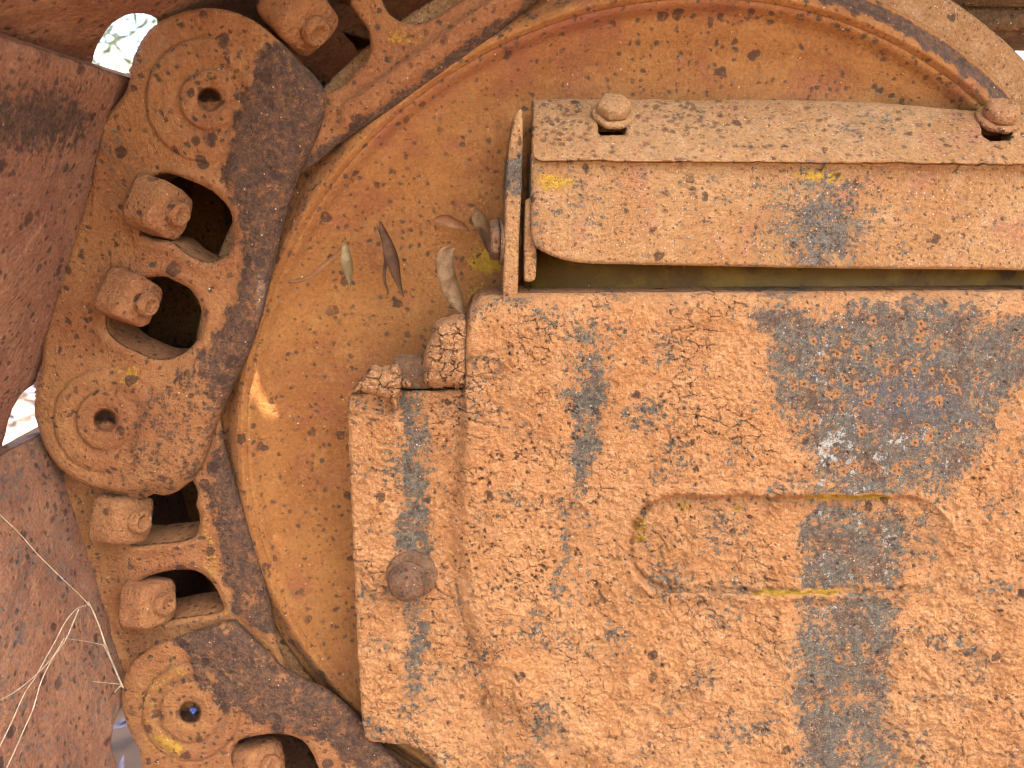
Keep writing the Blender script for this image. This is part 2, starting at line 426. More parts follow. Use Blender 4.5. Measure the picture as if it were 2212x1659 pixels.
# ------------------------------------------------------------------ setting
def build_ground():
    n = 160; g = np.linspace(-1, 1, n); q = np.sign(g) * (np.abs(g) ** 4) * 300000
    X, Y = np.meshgrid(q, q)
    Z = fbm(X, Y, 900, 4, 2) * 18 * np.exp(-np.hypot(X, Y) / 20000)
    V = np.stack([X, Y, Z], -1).reshape(-1, 3)
    i = np.arange(n * n).reshape(n, n)
    F = np.stack([i[:-1, :-1], i[:-1, 1:], i[1:, 1:], i[1:, :-1]], -1).reshape(-1, 4)
    o = mesh_obj('ground', V, F, M_soil, origin=(0, 0, 0)); tag(o, kind='structure')
build_ground()

# fallen leaves on the ground behind the openings
def build_litter():
    rs = RS(5); V = []; F = []
    for k in range(2600):
        x = rs.uniform(-1800, 500); y = rs.uniform(-200, 2500); z = 14 + rs.rand() * 30
        a = rs.rand() * 6.28; L = rs.uniform(25, 60); w_ = L * rs.uniform(.12, .28); t = rs.uniform(-.5, .5)
        c, s = math.cos(a), math.sin(a); b = len(V)
        for f in np.linspace(-1, 1, 5):
            ww = w_ * (1 - f * f) + .3
            cx, cy = x + c * L * f, y + s * L * f; zz = z + t * L * f * .5 + 6 * f * f
            V += [(cx - s * ww, cy + c * ww, zz), (cx, cy, zz - ww * .25), (cx + s * ww, cy - c * ww, zz)]
        for j in range(4):
            for e in (0, 1): F.append((b + j * 3 + e, b + j * 3 + e + 1, b + j * 3 + e + 4, b + j * 3 + e + 3))
    o = mesh_obj('leaf_litter', V, np.array(F), M_litter, origin=(0, 0, 0)); tag(o, 'pale dry leaves scattered over the ground behind the track', 'leaf litter', kind='stuff')
build_litter()

def build_tree(x, y, H, seed, label):
    rs = RS(seed); root = empty('gum_tree', (x, y, 0), label, 'tree', 'gum trees standing beyond the machine')
    secs = [(H * f, (110 - 85 * f) * H / 6000, 2, 0) for f in np.linspace(0, 1, 9)]
    V, F = loft(secs, (x, y, 0), (rs.uniform(-.08, .08), rs.uniform(-.05, .05), 1), (1, 0, 0), 14, .1, seed)
    mesh_obj('trunk', V, F, M_bark, root)
    V = []; F = []
    cl = [(x + rs.randn() * H * .16, y + rs.randn() * H * .16, H * rs.uniform(.35, 1.05), H * rs.uniform(.05, .12)) for _ in range(26)]
    for c in cl:
        for k in range(150):
            p = np.array(c[:3]) + rs.randn(3) * c[3]; d = rs.randn(3); d /= np.linalg.norm(d); e = np.cross(d, rs.randn(3)); e /= np.linalg.norm(e)
            b = len(V); V += [p, p + d * 70 + e * 14, p + d * 140, p + d * 70 - e * 14]; F.append((b, b + 1, b + 2, b + 3))
    mesh_obj('crown', V, F, M_foli, root, smooth=False)
build_tree(-2900, 5000, 3000, 1, 'small gum tree seen through the upper gap between track shoes')
build_tree(-9500, 10500, 7500, 2, 'gum tree farthest left beyond the machine')
build_tree(-3300, 11500, 8000, 3, 'gum tree farthest back behind the idler wheel')

# ------------------------------------------------------------------ idler wheel
lip_px = [(622, 500), (682, 433), (749, 353), (815, 290), (882, 233), (1049, 133), (1132, 77), (1249, 37), (1708, 17), (1808, 43), (1908, 87), (1975, 113), (2041, 160), (2125, 220),
          (567, 703), (547, 786), (540, 853), (537, 920), (540, 986), (547, 1106), (583, 1223), (617, 1306), (667, 1389), (737, 1466), (780, 1522)]
YL = 48.0
lp = np.array([U(a, b, YL) for a, b in lip_px])
A_ = np.c_[2 * lp[:, 0], 2 * lp[:, 2], np.ones(len(lp))]
sol = np.linalg.lstsq(A_, (lp[:, [0, 2]] ** 2).sum(1), rcond=None)[0]
WC = np.array([sol[0], YL, sol[1]]); WR = math.sqrt(sol[2] + sol[0] ** 2 + sol[1] ** 2)
res = np.hypot(lp[:, 0] - WC[0], lp[:, 2] - WC[2]) - WR
print('IDLER centre', WC, 'R', WR, 'residual', np.abs(res).max(), 'centre px', proj(WC))

def build_idler():
    root = empty('idler_wheel', WC, 'large orange dusty idler wheel with raised rim, behind the bracket and guard plate', 'wheel')
    nt = 1500
    # profile: distance outside the lip (mm) -> depth behind YL
    def ring(name, rs_, yfn, mat, afn, noise_amp):
        th = np.linspace(0, 2 * math.pi, nt, endpoint=False)
        R, T = np.meshgrid(rs_, th, indexing='ij')
        Yd = yfn(R)
        X = WC[0] + (WR + R) * np.cos(T); Z = WC[2] + (WR + R) * np.sin(T)
        u = T * WR; nz = noise_amp * (fbm(u, R * 1. + 50, 26, 5, 8) * .8 + .35 * fbm(u, R, 6, 3, 11))
        V = np.stack([X, YL + Yd + nz, Z], -1)
        m, n = R.shape; i = np.arange(m * n).reshape(m, n); j = np.roll(i, -1, 1)
        F = np.stack([i[:-1], j[:-1], j[1:], i[1:]], -1).reshape(-1, 4)
        px, py = proj(V); at = afn(X, Z, R, T, px, py) if afn else {}
        return mesh_obj(name, V.reshape(-1, 3), np.ascontiguousarray(F), mat, root, {k: v.reshape(-1) for k, v in at.items()})
    def web_y(R):
        t = np.clip(-R / 34., 0, 1)
        return 14 * sst(0, 1, t) + 4.5 * sst(-2, -8, R) + 1.5 * gauss(R + 10, 6) + np.clip((-R - 34) / 200, 0, 1) * 4
    def web_a(X, Z, R, T, px, py):
        olive = sst(.0, .5, fbm(px, py, 90, 4, 21) + .1) * gauss(px - 1080, 70) * sst(180, 330, py) * .55
        olive = olive + .35 * gauss(px - 1050, 60) * sst(450, 600, py) + .18 * sst(0, .6, fbm(px, py, 120, 4, 5))
        dark = .30 * gauss(px - 1100, 60) * sst(330, 120, py) + .55 * sst(-26, -6, R) * (.3 + .5 * (fbm(px, py, 60, 4, 15) > 0)) * sst(1300, 1600, px) * sst(300, 150, py)  # second term paints the lip's shade on the disc at top right
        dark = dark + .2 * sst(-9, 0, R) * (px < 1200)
        red = .6 * sst(60, -140, (px - 900) * .55 + (py - 330)) * sst(1500, 1150, px) + .5 * sst(70, 20, py) + .3 * sst(0, .5, fbm(px, py, 150, 4, 8))
        return dict(paint=olive, dark=dark, red=red, bare=.12 + .1 * fbm(px, py, 60, 3, 6))
    rs1 = np.concatenate([np.linspace(-250, -120, 14), np.arange(-118, 1, 1.6), [0.01]])
    ring('wheel_disc', rs1, web_y, M_web, web_a, .5)
    def rim_y(R):
        return np.interp(R, [0, 2.5, 6, 15, 20, 22.5, 23, 30, 31], [0, -3.6, -2.2, 6.5, 9, 11, 15, 42, 60])
    def rim_a(X, Z, R, T, px, py):
        e = fbm(T * WR, R, 12, 4, 33)
        return dict(dark=(.42 + .43 * sst(1200, 1600, px)) * sst(3.5, 9, R + e * 5) * sst(22, 17, R) + .2 * e, bare=0 * R, blue=0 * R)
    ring('rim', np.unique(np.concatenate([np.arange(0.01, 24, .9), [22.5, 23, 26, 30, 31]])), rim_y, M_web, rim_a, .5)
    def fl_y(R): return np.interp(R, [22, 44, 46, 47, 47.2], [14, 15, 17, 40, 200])
    ring('centre_flange', np.array([22., 26, 30, 34, 38, 42, 44, 45, 46, 46.7, 47., 47.2]), fl_y, M_brkt, lambda X, Z, R, T, px, py: dict(paint=.15 + 0 * R, dark=.5 * sst(42, 46, R)), .4)
    return root
build_idler()

# ------------------------------------------------------------------ track shoes
def line_dir(p, q, Y):
    a, b = U(*p, Y), U(*q, Y); d = b - a; return d / np.linalg.norm(d)
YC = 26.0
P1, P2, P3 = (455, 215), (224, 905), (410, 1537)
dirA = line_dir(P1, P2, YC); dirC = line_dir(P2, P3, YC); dirB = line_dir((740, 300), (1115, 37), YC)
def shoe_frame(opx, d, Y=30.):
    o = U(*opx, Y); eu = np.array([d[0], 0, d[2]]); eu /= np.linalg.norm(eu); ev = np.array([0, 1., 0])
    n = np.cross(eu, ev); n /= np.linalg.norm(n)
    if n @ (WC - o) < 0: n = -n
    return o, eu, ev, n
def to_plane(fr, pts):
    o, eu, ev, n = fr; out = []
    for (a, b) in pts:
        h = hit(a, b, o, n); out.append(((h - o) @ eu, (h - o) @ ev))
    return np.array(out)
SHOE_GRP = 'steel track shoes wrapped round the idler wheel'
def shoe(fr, rect, cuts, label, step=1.5, afn=None, bumpamp=.9, thick=14, grouser=None):
    o, eu, ev, n = fr
    u0, u1, v0, v1 = rect
    root = empty('track_shoe', o, label, 'track shoe', SHOE_GRP)
    outer = [(u0, v0), (u1, v0), (u1, v1), (u0, v1)]
    def h(X, Y, s): return edge(s, 5, 3) + 0 * X
    def mi(X, Y, s): return bumpamp * (fbm(X, Y, 45, 5, 3) * 1.6 + .5 * fbm(X + 9, Y * .5, 9, 4, 7) + .25 * fbm(X, Y, 3.4, 2, 9))
    if grouser is not None:  # unseen bar added to keep sun from falling through the gap
        P = [o + eu * a + ev * b - n * c_ for c_ in (15, 72) for a, b in ((grouser, v0), (grouser + 14, v0), (grouser + 14, v1), (grouser, v1))]
        mesh_obj('grouser', P, [(0, 1, 2, 3), (7, 6, 5, 4), (0, 4, 5, 1), (1, 5, 6, 2), (2, 6, 7, 3), (3, 7, 4, 0)], M_shoe, root, smooth=False)
    ob = relief('plate', Pl(o, eu, ev, n), outer, cuts, step, h, thick, M_shoe, root, afn, mi)
    return root
fr1 = shoe_frame((152, 530), dirA); fr0 = shoe_frame((300, 72), -dirB if False else dirB); fr2 = shoe_frame((165, 1210), dirC)
def S(fr, x, y): return to_plane(fr, [(x, y)])[0]
# shoe 1 (dir = downwards along link A)
top1 = S(fr1, 240, 157)[0]; bot1 = S(fr1, 10, 1004)[0]
cut1 = to_plane(fr1, spline([(110, 790), (76, 832), (42, 862), (22, 905), (14, 950), (15, 985), (30, 1040), (140, 1100)]))
def a1(X, Y, s):
    px, py = proj(Pl(*fr1).at(X, Y, 0 * X))
    f = fbm(px, py, 60, 5, 41)
    return dict(dark=.75 * gauss(py - 260, 110) * sst(260, 150, px + f * 60) + .1 * f, bare=.30 * gauss(py - 330, 120) + .25 * f, paint=.14 * gauss(py - 240, 60))
print('shoe1 range', top1, bot1, 'near Y', S(fr1, 0, 500), S(fr1, 150, 530))
shoe(fr1, (top1, bot1, -175, 610), [cut1], 'rusty track shoe running down the left edge beside the upper nuts', afn=a1)
# shoe 0 (dir = up right along link B)
bot0 = S(fr0, 205, 168)[0]
cut0 = to_plane(fr0, spline([(200, 175), (207, 135), (222, 98), (245, 62), (272, 42), (305, 36), (345, 50), (350, 80), (325, 120), (285, 172), (240, 200)]))
patch = [(560, 872), (592, 866), (628, 868), (600, 892), (575, 905), (558, 922), (542, 935), (540, 900)]
YP = YL + 8
o0, eu0, ev0, n0 = fr0
sdv = np.array(SUN_DIR)
cutsun = []  # added hole in the shoe's unseen part, shaped to cast the sun patch
for (a, b) in [(590 + (x - 590) * 1.3, 893 + (y - 893) * 1.3) for x, y in patch]:
    p = U(a, b, YP); t = ((o0 - p) @ n0) / (sdv @ n0); q = p + sdv * t; cutsun.append(((q - o0) @ eu0, (q - o0) @ ev0))
print("bot0", bot0, "sun cut", cutsun)
def a0(X, Y, s):
    f = fbm(X, Y, 18, 5, 43); return dict(dark=.15 * f, bare=.08 + .2 * f)
shoe(fr0, (bot0, bot0 + 250, -190, 610), [cut0, cutsun], 'reddish track shoe across the top left corner above the bright gap', afn=a0, thick=3, grouser=bot0 + 62)
# shoe 2 (dir = down right along link C)
top2 = S(fr2, 55, 958)[0]
cut2 = to_plane(fr2, spline([(330, 1500), (275, 1520), (256, 1545), (246, 1575), (243, 1605), (252, 1640), (268, 1690), (300, 1740), (420, 1700)]))
def a2(X, Y, s):
    f = fbm(X, Y, 30, 5, 47); return dict(dark=.12 * f + .03, bare=.33 + .3 * f)
shoe(fr2, (top2, top2 + 262, -175, 610), [cut2], 'brown speckled track shoe at the lower left behind the straw stalks', afn=a2)
dD = np.array([.80, 0, -.60]); nD = np.array([.60, 0, .80])
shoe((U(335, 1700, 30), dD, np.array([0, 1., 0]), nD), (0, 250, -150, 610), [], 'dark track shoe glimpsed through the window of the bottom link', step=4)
# the run over the top of the wheel
def plain_shoe(p, ang, label):
    eu = np.array([math.cos(ang), 0, math.sin(ang)]); n = np.array([math.sin(ang), 0, -math.cos(ang)])
    shoe((p, eu, np.array([0, 1., 0]), n), (0, 246, -110, 610), [], label, step=6)
    return p + eu * 238 + n * 2.5
pE = o0 + eu0 * (bot0 + 240) + n0 * 3
pE = plain_shoe(pE, .22, 'track shoe above the frame at the start of the top run')
pE = plain_shoe(pE, .02, 'track shoe in the middle of the top run')
pE = plain_shoe(pE, .0, 'track shoe at the right of the top run')
pE = plain_shoe(pE, .0, 'track shoe second from the right end of the top run')
pE = plain_shoe(pE, .0, 'track shoe farthest right on the top run')

# an added panel high above, out of view, which keeps the sun off the track
def build_sun_blocker():
    z = 3000.; root = empty('sun_blocker', (750, -700, z), 'flat panel added high above the frame to keep the sun off the track', 'sun blocker')
    c = U(590, 893, YP); t = (z - c[2]) / sdv[2]; c = c + sdv * t
    th = np.linspace(0, 2 * math.pi, 24, endpoint=False)
    hole = np.stack([c[0] + 42 * np.cos(th), c[1] + 42 * np.sin(th)], -1)  # opening that lets the sun patch reach the wheel
    Z = lambda X, Y, s: 0 * X
    relief('blocker_panel', Pl((0, 0, z), (1, 0, 0), (0, 1, 0), (0, 0, -1)), [(-50, -1150), (1500, -1150), (1500, -250), (-50, -250)], [hole], 14, Z, 25, M_hull, root)
build_sun_blocker()

# ------------------------------------------------------------------ track links
LINK_GRP = 'cast steel track links chained round the idler wheel'
def nut(parent, c_px, Yc, size, axis, up, roll=0, seed=0, stub=1.):
    """square nut with a bolt end; c_px = centre of its visible side"""
    c = U(*c_px, Yc); axis = np.array(axis, float); axis /= np.linalg.norm(axis)
    up = np.array(up, float)
    r = size * .53; L = size * .66
    secs = [(-L * .8, r * 1.1, 4, 0), (-L * .5, r * 1.08, 5, 0), (-L * .2, r * 1.04, 5, 0), (L * .2, r * 1.02, 5, 0), (L * .36, r * .97, 4.4, 0), (L * .44, r * .86, 3.2, 0), (L * .48, r * .72, 2.4, 0), (L * .485, r * .3, 2, 0)]
    V, F = loft(secs, c, axis, up, 48, .06, seed)
    o = mesh_obj('nut', V, F, M_nut, parent); subdiv_noise(o, 1, .8, 9, seed)
    e = L * .47
    secs = [(e - 2, r * .50, 2, 0), (e + 2.5 * stub, r * .50, 2, 0), (e + 5 * stub, r * .48, 2, 0), (e + 6.5 * stub, r * .42, 2, 0), (e + 6.6 * stub, r * .30, 2, 0), (e + 5 * stub, r * .24, 2, 0), (e + 4.8 * stub, r * .05, 2, 0)]
    V, F = loft(secs, c, axis, up, 40, .04, seed + 5)
    b = mesh_obj('bolt_end', V, F, M_nut, o)
    return o

def boss(X, Y, c, rg, rm, rh, hole_depth=16, plug=.55):
    """height field of a pin boss with groove, cone and bore"""
    d = np.hypot(X - c[0], Y - c[1]) + 2.0 * fbm(X, Y, 40, 2, 77)
    h = 1.6 * sst(rg, rg - 3, d)
    h = h - 1.7 * gauss(d - rg, 2.6) * (1 - .55 * (fbm(X, Y, 60, 2, 12) > .15))
    h = h - 2.2 * sst(rm + 28, rm + 3, d) + 2.4 * sst(rm + 2, rm - 5, d)
    h = h - 1.4 * sst(rh + 16, rh + 3, d)
    dh = np.hypot(X - c[0], Y - c[1])
    plugm = sst(-6, 10, (Y - c[1]) + 8 * fbm(X, Y, 14, 3, 31))
    h = h - sst(rh + 2, rh - 3, dh) * (hole_depth * (1 - plug * plugm))
    return h, dh

def build_link(name_label, outer, holes, Y, hfn, afn, step=2.4, thick=34, bosses=(), k=5, sharp=False, holes_sharp=False):
    cen = U(*np.mean(outer, 0), Y + 15)
    root = empty('track_link', cen, name_label, 'track link', LINK_GRP)
    o_ = spline(outer, True, k); hs = [spline(h, True, 5) for h in holes]
    def mi(X, Y_, s): return .55 * fbm(X, Y_, 60, 5, 61) + .22 * fbm(X, Y_, 9, 3, 66)
    relief('link_body', Px(Y), o_, hs, step, hfn, thick, M_link, root, afn, mi, under=46)
    return root

def edge_var(s, r, drop):
    t = np.clip(-s / r, 0, 1); return -drop * (1 - np.sqrt(np.clip(1 - (1 - t) ** 2, 0, 1)))

# --- link A
outA = [(290, 120), (310, 80), (345, 46), (400, 24), (467, 18), (533, 36), (587, 73), (633, 117), (677, 160), (701, 192), (706, 215), (700, 250), (686, 296), (650, 373), (628, 440), (610, 500), (598, 553), (582, 620), (566, 686), (543, 753), (513, 820),
        (484, 880), (467, 925), (448, 980), (425, 1028), (393, 1056), (360, 1070), (335, 1067), (300, 1066), (260, 1062), (213, 1053), (175, 1040), (133, 1014), (103, 975), (84, 930), (74, 886), (80, 840), (90, 800), (94, 740), (110, 680), (130, 610), (150, 540), (170, 480), (186, 425), (198, 365), (212, 320), (218, 277), (232, 250), (250, 226), (270, 200), (281, 165)]
winA1 = [(353, 374), (400, 386), (450, 408), (480, 432), (499, 462), (504, 505), (497, 540), (480, 558), (455, 567), (428, 560), (398, 545), (370, 522), (330, 515), (305, 500), (296, 450), (310, 400)]
winA2 = [(350, 597), (378, 607), (408, 623), (428, 650), (438, 688), (432, 724), (414, 748), (392, 766), (350, 777), (300, 762), (262, 742), (235, 715), (232, 680), (255, 640), (300, 605)]
def railA(Y): return np.interp(Y, [0, 100, 140, 200, 260, 330, 380, 420, 480, 560, 640, 720, 790, 850, 905, 970, 1060], [620, 583, 540, 515, 497, 485, 480, 482, 508, 522, 505, 470, 400, 330, 285, 277, 267])
def hA(X, Y, s):
    w_ = 7 * fbm(X, Y, 50, 3, 70)
    R = sst(-8, 30, X - railA(Y) + w_)
    b1, d1 = boss(X, Y, (452, 215), 138, 66, 25); b2, d2 = boss(X, Y, (227, 908), 114, 64, 24)
    n1 = sst(150, 120, np.hypot(X - 442, Y - 213)); n2 = sst(126, 100, np.hypot(X - 222, Y - 906))
    rim = edge(s, 12, 3.2)
    rightness = sst(-40, 60, X - railA(Y) - 20)
    rim = rim * (1 - rightness) + rightness * edge(s, 62, 15)
    body = 2.6 * R
    # ridges round the windows
    body = body + 1.6 * gauss(s + 16, 11) * (1 - R) * (X > 200) * sst(330, 400, Y) * sst(800, 740, Y)
    low = -5.5 * sst(330, 180, X - .15 * (700 - Y)) * sst(330, 420, Y) * sst(830, 700, Y)
    return body + rim + low + (b1 * n1 + b2 * n2) * (1 - .6 * R) - 1.0 * (1 - R) * sst(300, 360, Y) * sst(860, 780, Y)
def aA(X, Y, s):
    f = fbm(X, Y, 40, 5, 71); dr = sst(-20, 20, X - railA(Y) + 26 * f)
    c1 = np.hypot(X - 452, Y - 215); c2 = np.hypot(X - 227, Y - 908)
    dk = dr * (.66 + .2 * f - .26 * sst(700, 900, Y) * sst(540, 420, X))
    dk = dk + .42 * gauss(np.hypot(X - 490, Y - 110), 75) * (f > -.1) + .33 * gauss(c1 - 60, 22) * sst(.05, .4, f)
    dk = dk + .28 * gauss(c2 - 62, 14) * sst(0, .5, f)
    br = .42 * gauss(np.hypot(X - 255, Y - 330), 50) + .20 * gauss(np.hypot((X - 300), (Y - 110) * .5), 25) + .40 * gauss(np.hypot(X - 420, Y - 790), 45) * (1 - dr) + .33 * gauss(np.hypot(X - 320, Y - 870) , 30)
    pa = .55 * gauss(np.hypot((X - 275) * .8, Y - 812), 28) * (1 + f) + .16 * gauss(s + 6, 5) * sst(500, 600, Y) + .1 * gauss(np.hypot(X - 230, Y - 700), 70)
    pit = sst(24, 20, c1) * sst(6, -4, (Y - 215) + 8 * fbm(X, Y, 14, 3, 31)) + sst(22, 18, c2) * sst(6, -4, (Y - 908) + 8 * fbm(X, Y, 14, 3, 31))  # open part of each bore painted near black, as shade inside it
    return dict(dark=dk, bare=br, paint=pa, pit=pit * .9)
LA = build_link('rusty link with two oval windows and square nuts, at the left of the wheel', outA, [winA1, winA2], YC, hA, aA, thick=36)
nut(LA, (352, 452), YC + 2, 30, (1, -.42, -.25), (.1, -1, .3), seed=1)
nut(LA, (288, 646), YC + 2, 29, (1, -.45, -.28), (.15, -1, .35), seed=2)

# --- link B (upper right)
outB = [(560, 150), (600, 60), (640, -60), (1000, -140), (1300, -160), (1240, -60), (1159, 5), (1115, 38), (1049, 92), (982, 143), (882, 215), (749, 300), (690, 347), (649, 376), (600, 400), (590, 300)]
winB0 = [(500, -60), (600, -60), (745, -10), (757, 10), (775, 35), (794, 64), (800, 98), (792, 132), (765, 158), (737, 186), (705, 196), (640, 190), (590, 130)]
winB1 = [(815, -60), (826, 2), (839, 27), (859, 43), (889, 52), (919, 47), (949, 31), (975, 14), (1010, -10), (1030, -70)]
def hB(X, Y, s):
    # distance below the line of the rail bar
    d = ((X - 735) * .585 + (Y - 232) * .81)
    bar = sst(-12, 8, d + 4 * fbm(X, Y, 60, 3, 3)) * sst(722, 745, X)
    return edge(s, 12, 3.2) + 4.2 * bar - 9 * sst(25, 75, d) * bar
def aB(X, Y, s):
    d = ((X - 735) * .585 + (Y - 232) * .81); f = fbm(X, Y, 40, 4, 81)
    return dict(dark=.45 * sst(30, 60, d + 14 * f) + .30 * gauss(d - 60, 22) + .12 * f, paint=.50 * gauss(np.hypot((X - 862) * .45, (Y - 80)), 22) + .30 * gauss(np.hypot(X - 800, Y - 140), 22) + .18 * gauss(d + 14, 14),
                bare=.25 * gauss(d - 4, 16) * sst(.0, .4, f) + .35 * gauss(np.hypot(X - 660, Y - 320), 30))
LB = build_link('link running up to the right with yellow paint between its dark windows', outB, [winB0, winB1], YC + 14, hB, aB, thick=34, k=4)
nut(LB, (655, 40), YC + 16, 34, (.62, -.45, -.62), (-.6, -.2, .7), seed=3)

# --- link C
outC = [(120, 1106), (128, 1050), (160, 1000), (250, 960), (400, 930), (440, 890), (470, 880), (479, 915), (484, 950), (500, 1010), (518, 1070), (533, 1115), (556, 1190), (578, 1270), (592, 1340), (603, 1400), (615, 1440), (560, 1500), (420, 1540), (300, 1500), (262, 1455), (240, 1400), (213, 1353), (195, 1295), (167, 1240), (143, 1166)]
winC1 = [(327, 1070), (360, 1040), (400, 1030), (420, 1046), (429, 1066), (424, 1088), (431, 1115), (430, 1142), (418, 1160), (393, 1169), (345, 1174), (300, 1178), (262, 1165), (250, 1120), (275, 1085)]
winC2 = [(333, 1240), (383, 1231), (424, 1233), (456, 1256), (474, 1285), (483, 1312), (468, 1323), (433, 1329), (393, 1335), (340, 1345), (305, 1340), (292, 1300), (300, 1260)]
def railC(Y): return np.interp(Y, [880, 950, 1000, 1060, 1106, 1180, 1250, 1320, 1350, 1400], [480, 470, 455, 440, 456, 470, 482, 505, 540, 600])
def hC(X, Y, s):
    R = sst(-6, 22, X - railC(Y)); r2 = sst(-20, 50, X - railC(Y))
    return 1.8 * R + edge(s, 12, 3) * (1 - r2) + r2 * edge(s, 50, 13) + 1.3 * gauss(s + 12, 9) * (1 - R) - 3.5 * sst(260, 190, X - .2 * (Y - 1100))
def aC(X, Y, s):
    f = fbm(X, Y, 40, 5, 91); dr = sst(-14, 14, X - railC(Y) + 16 * f) * sst(1375, 1355, Y - .1 * (X - 540))
    return dict(dark=dr * (.66 + .2 * f) + .1 * f, paint=.36 * gauss(X - railC(Y) + 18, 20) * sst(1080, 1130, Y) + .25 * gauss(np.hypot(X - 240, Y - 1250), 30) + .12 * (1 - dr) * gauss(Y - 1210, 25),
                bare=.45 * gauss(np.hypot((X - 468) * 2, Y - 970), 40) + .2 * gauss(np.hypot(X - 190, Y - 1110), 35) + .16 * f)
LC = build_link('link between the two round bosses at lower left, holding two square nuts', outC, [winC1, winC2], YC + 14, hC, aC, thick=34)
nut(LC, (272, 1122), YC + 12, 32, (1, -.40, .02), (0, -1, .35), seed=4)
nut(LC, (328, 1302), YC + 12, 31, (1, -.42, .12), (0, -1, .3), seed=5)

# --- link D
outD = [(500, 1337), (520, 1347), (567, 1393), (610, 1437), (655, 1463), (700, 1484), (740, 1511), (785, 1556), (830, 1610), (880, 1665), (960, 1760), (900, 1850), (700, 1860), (500, 1840), (380, 1760), (320, 1690), (306, 1650), (300, 1620), (283, 1588), (270, 1553), (263, 1508), (267, 1469), (283, 1436), (317, 1406), (367, 1383), (433, 1358)]
winD = [(515, 1602), (547, 1591), (583, 1585), (628, 1588), (660, 1606), (683, 1646), (700, 1700), (680, 1760), (600, 1770), (530, 1700), (500, 1640)]
def hD(X, Y, s):
    b, d = boss(X, Y, (411, 1539), 106, 66, 23, 18, .25)
    rl = sst(-6, 24, lineD(X, Y)); r2 = sst(0, 60, lineD(X, Y) - 20)
    return 2.4 * rl + edge(s, 12, 3) * (1 - r2) + r2 * edge(s, 50, 13) + b * sst(122, 100, d) * (1 - .6 * rl) + .8 * gauss(d - 84, 8)
def lineD(X, Y):
    # right of the curve from (400,1375) to (420,1480) to (700,1590): dark rail
    yb = np.interp(X, [380, 410, 425, 450, 500, 540, 600, 640, 700, 800, 900], [1380, 1430, 1480, 1515, 1540, 1560, 1588, 1590, 1606, 1680, 1760])
    return (yb - Y) * .75
def aD(X, Y, s):
    f = fbm(X, Y, 36, 5, 95); d = np.hypot(X - 411, Y - 1539); dr = sst(-12, 12, lineD(X, Y) + 16 * f)
    pit = sst(23, 19, d)  # whole bore painted near black for the shade in the hole
    return dict(dark=dr * (.66 + .18 * f) + .12 * f, paint=(.34 * gauss(d - 92, 44) + .2 * f) * (1 - dr) * sst(450, 400, X + .3 * (Y - 1540)) + .25 * gauss(d - 80, 12) * sst(1560, 1600, Y) + .1 * gauss(d - 30, 9),
                bare=.30 * gauss(d - 100, 20) * (X < 420) * sst(1480, 1420, Y) + .22 * gauss(d - 74, 9) + .12 * f, pit=pit * .9)
LD = build_link('link with the yellow ringed boss at the bottom left corner', outD, [winD], YC - 2, hD, aD, thick=22)
nut(LD, (562, 1652), YC + 10, 33, (.8, -.55, .3), (-.2, -1, .3), seed=6)
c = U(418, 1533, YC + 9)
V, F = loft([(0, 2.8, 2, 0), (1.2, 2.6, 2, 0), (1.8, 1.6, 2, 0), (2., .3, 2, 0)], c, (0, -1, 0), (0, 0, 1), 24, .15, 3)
mesh_obj('bore_sky_disc', V, F, M_blue, LD)  # blue disc added in the bore to stand for sky seen through it
for L_, px_ in ((LA, P1), (LC, P2), (LD, P3)):
    V, F = loft([(0, 30, 2, 0), (150, 30, 2, 0)], U(*px_, YC + 38), (0, 1, 0), (0, 0, 1), 40)
    mesh_obj('bushing', V, F, M_body, L_)

for src, lab in ((LA, 'far side link behind the two windowed link, in deep shade'), (LC, 'far side link behind the lower left link, in deep shade'), (LB, 'far side link behind the upper right link, in deep shade')):
    r2 = src.copy(); COL.objects.link(r2); r2.location.y += .165; r2['label'] = lab; r2['group'] = 'far side links in deep shade'
    for ch in src.children:
        if ch.name.startswith('link_body'):
            c2 = ch.copy(); COL.objects.link(c2); c2.parent = r2

# ------------------------------------------------------------------ frame behind the gap
def box(name, p, q, mat, parent=None, bev=2, label=None, cat=None, seg=2):
    me = D.meshes.new(name); import bmesh
    bm = bmesh.new(); bmesh.ops.create_cube(bm, size=1)
    p, q = np.array(p, float), np.array(q, float)
    cen = (p + q) / 2; org = cen
    if parent is not None: org = np.array(parent.location) * 1000
    for v in bm.verts: v.co = Vector(((np.array(v.co) * (q - p)) + cen - org) * .001)
    bmesh.ops.bevel(bm, geom=bm.edges[:], offset=bev * .001, segments=seg, affect='EDGES')
    bm.to_mesh(me); bm.free(); me.materials.append(mat)
    for f in me.polygons: f.use_smooth = True
    o = D.objects.new(name, me); COL.objects.link(o)
    if parent is None: o.location = Vector(org) * .001
    else: o.parent = parent
    if label: tag(o, label, cat)
    return o
a = U(1135, 505, 42); b = U(2600, 760, 42)
box('frame_rail', (a[0], 42, b[2]), (b[0] + 60, 90, a[2]), M_yel, bev=4, label='yellow painted rail seen in the dark gap above the guard plate', cat='rail')
box('machine_hull', (-425, 620, 60), (480, 720, 1150), M_hull, bev=10, label='dark hull of the machine, added to keep the windows of the links dark', cat='hull')  # box added behind the links so no light shows through their windows
a = U(2135, -60, 130); b = U(2700, 84, 130)
bm_ = empty('frame_beam', (a[0], 130, b[2]), 'dark steel beam crossing behind the top right corner', 'beam')
box('web_plate', (a[0] - 30, 130, b[2] + 18), (b[0], 150, a[2] + 60), M_body, bm_, 3)
box('lower_flange', (a[0] - 30, 122, b[2]), (b[0], 190, b[2] + 17), M_body, bm_, 3)

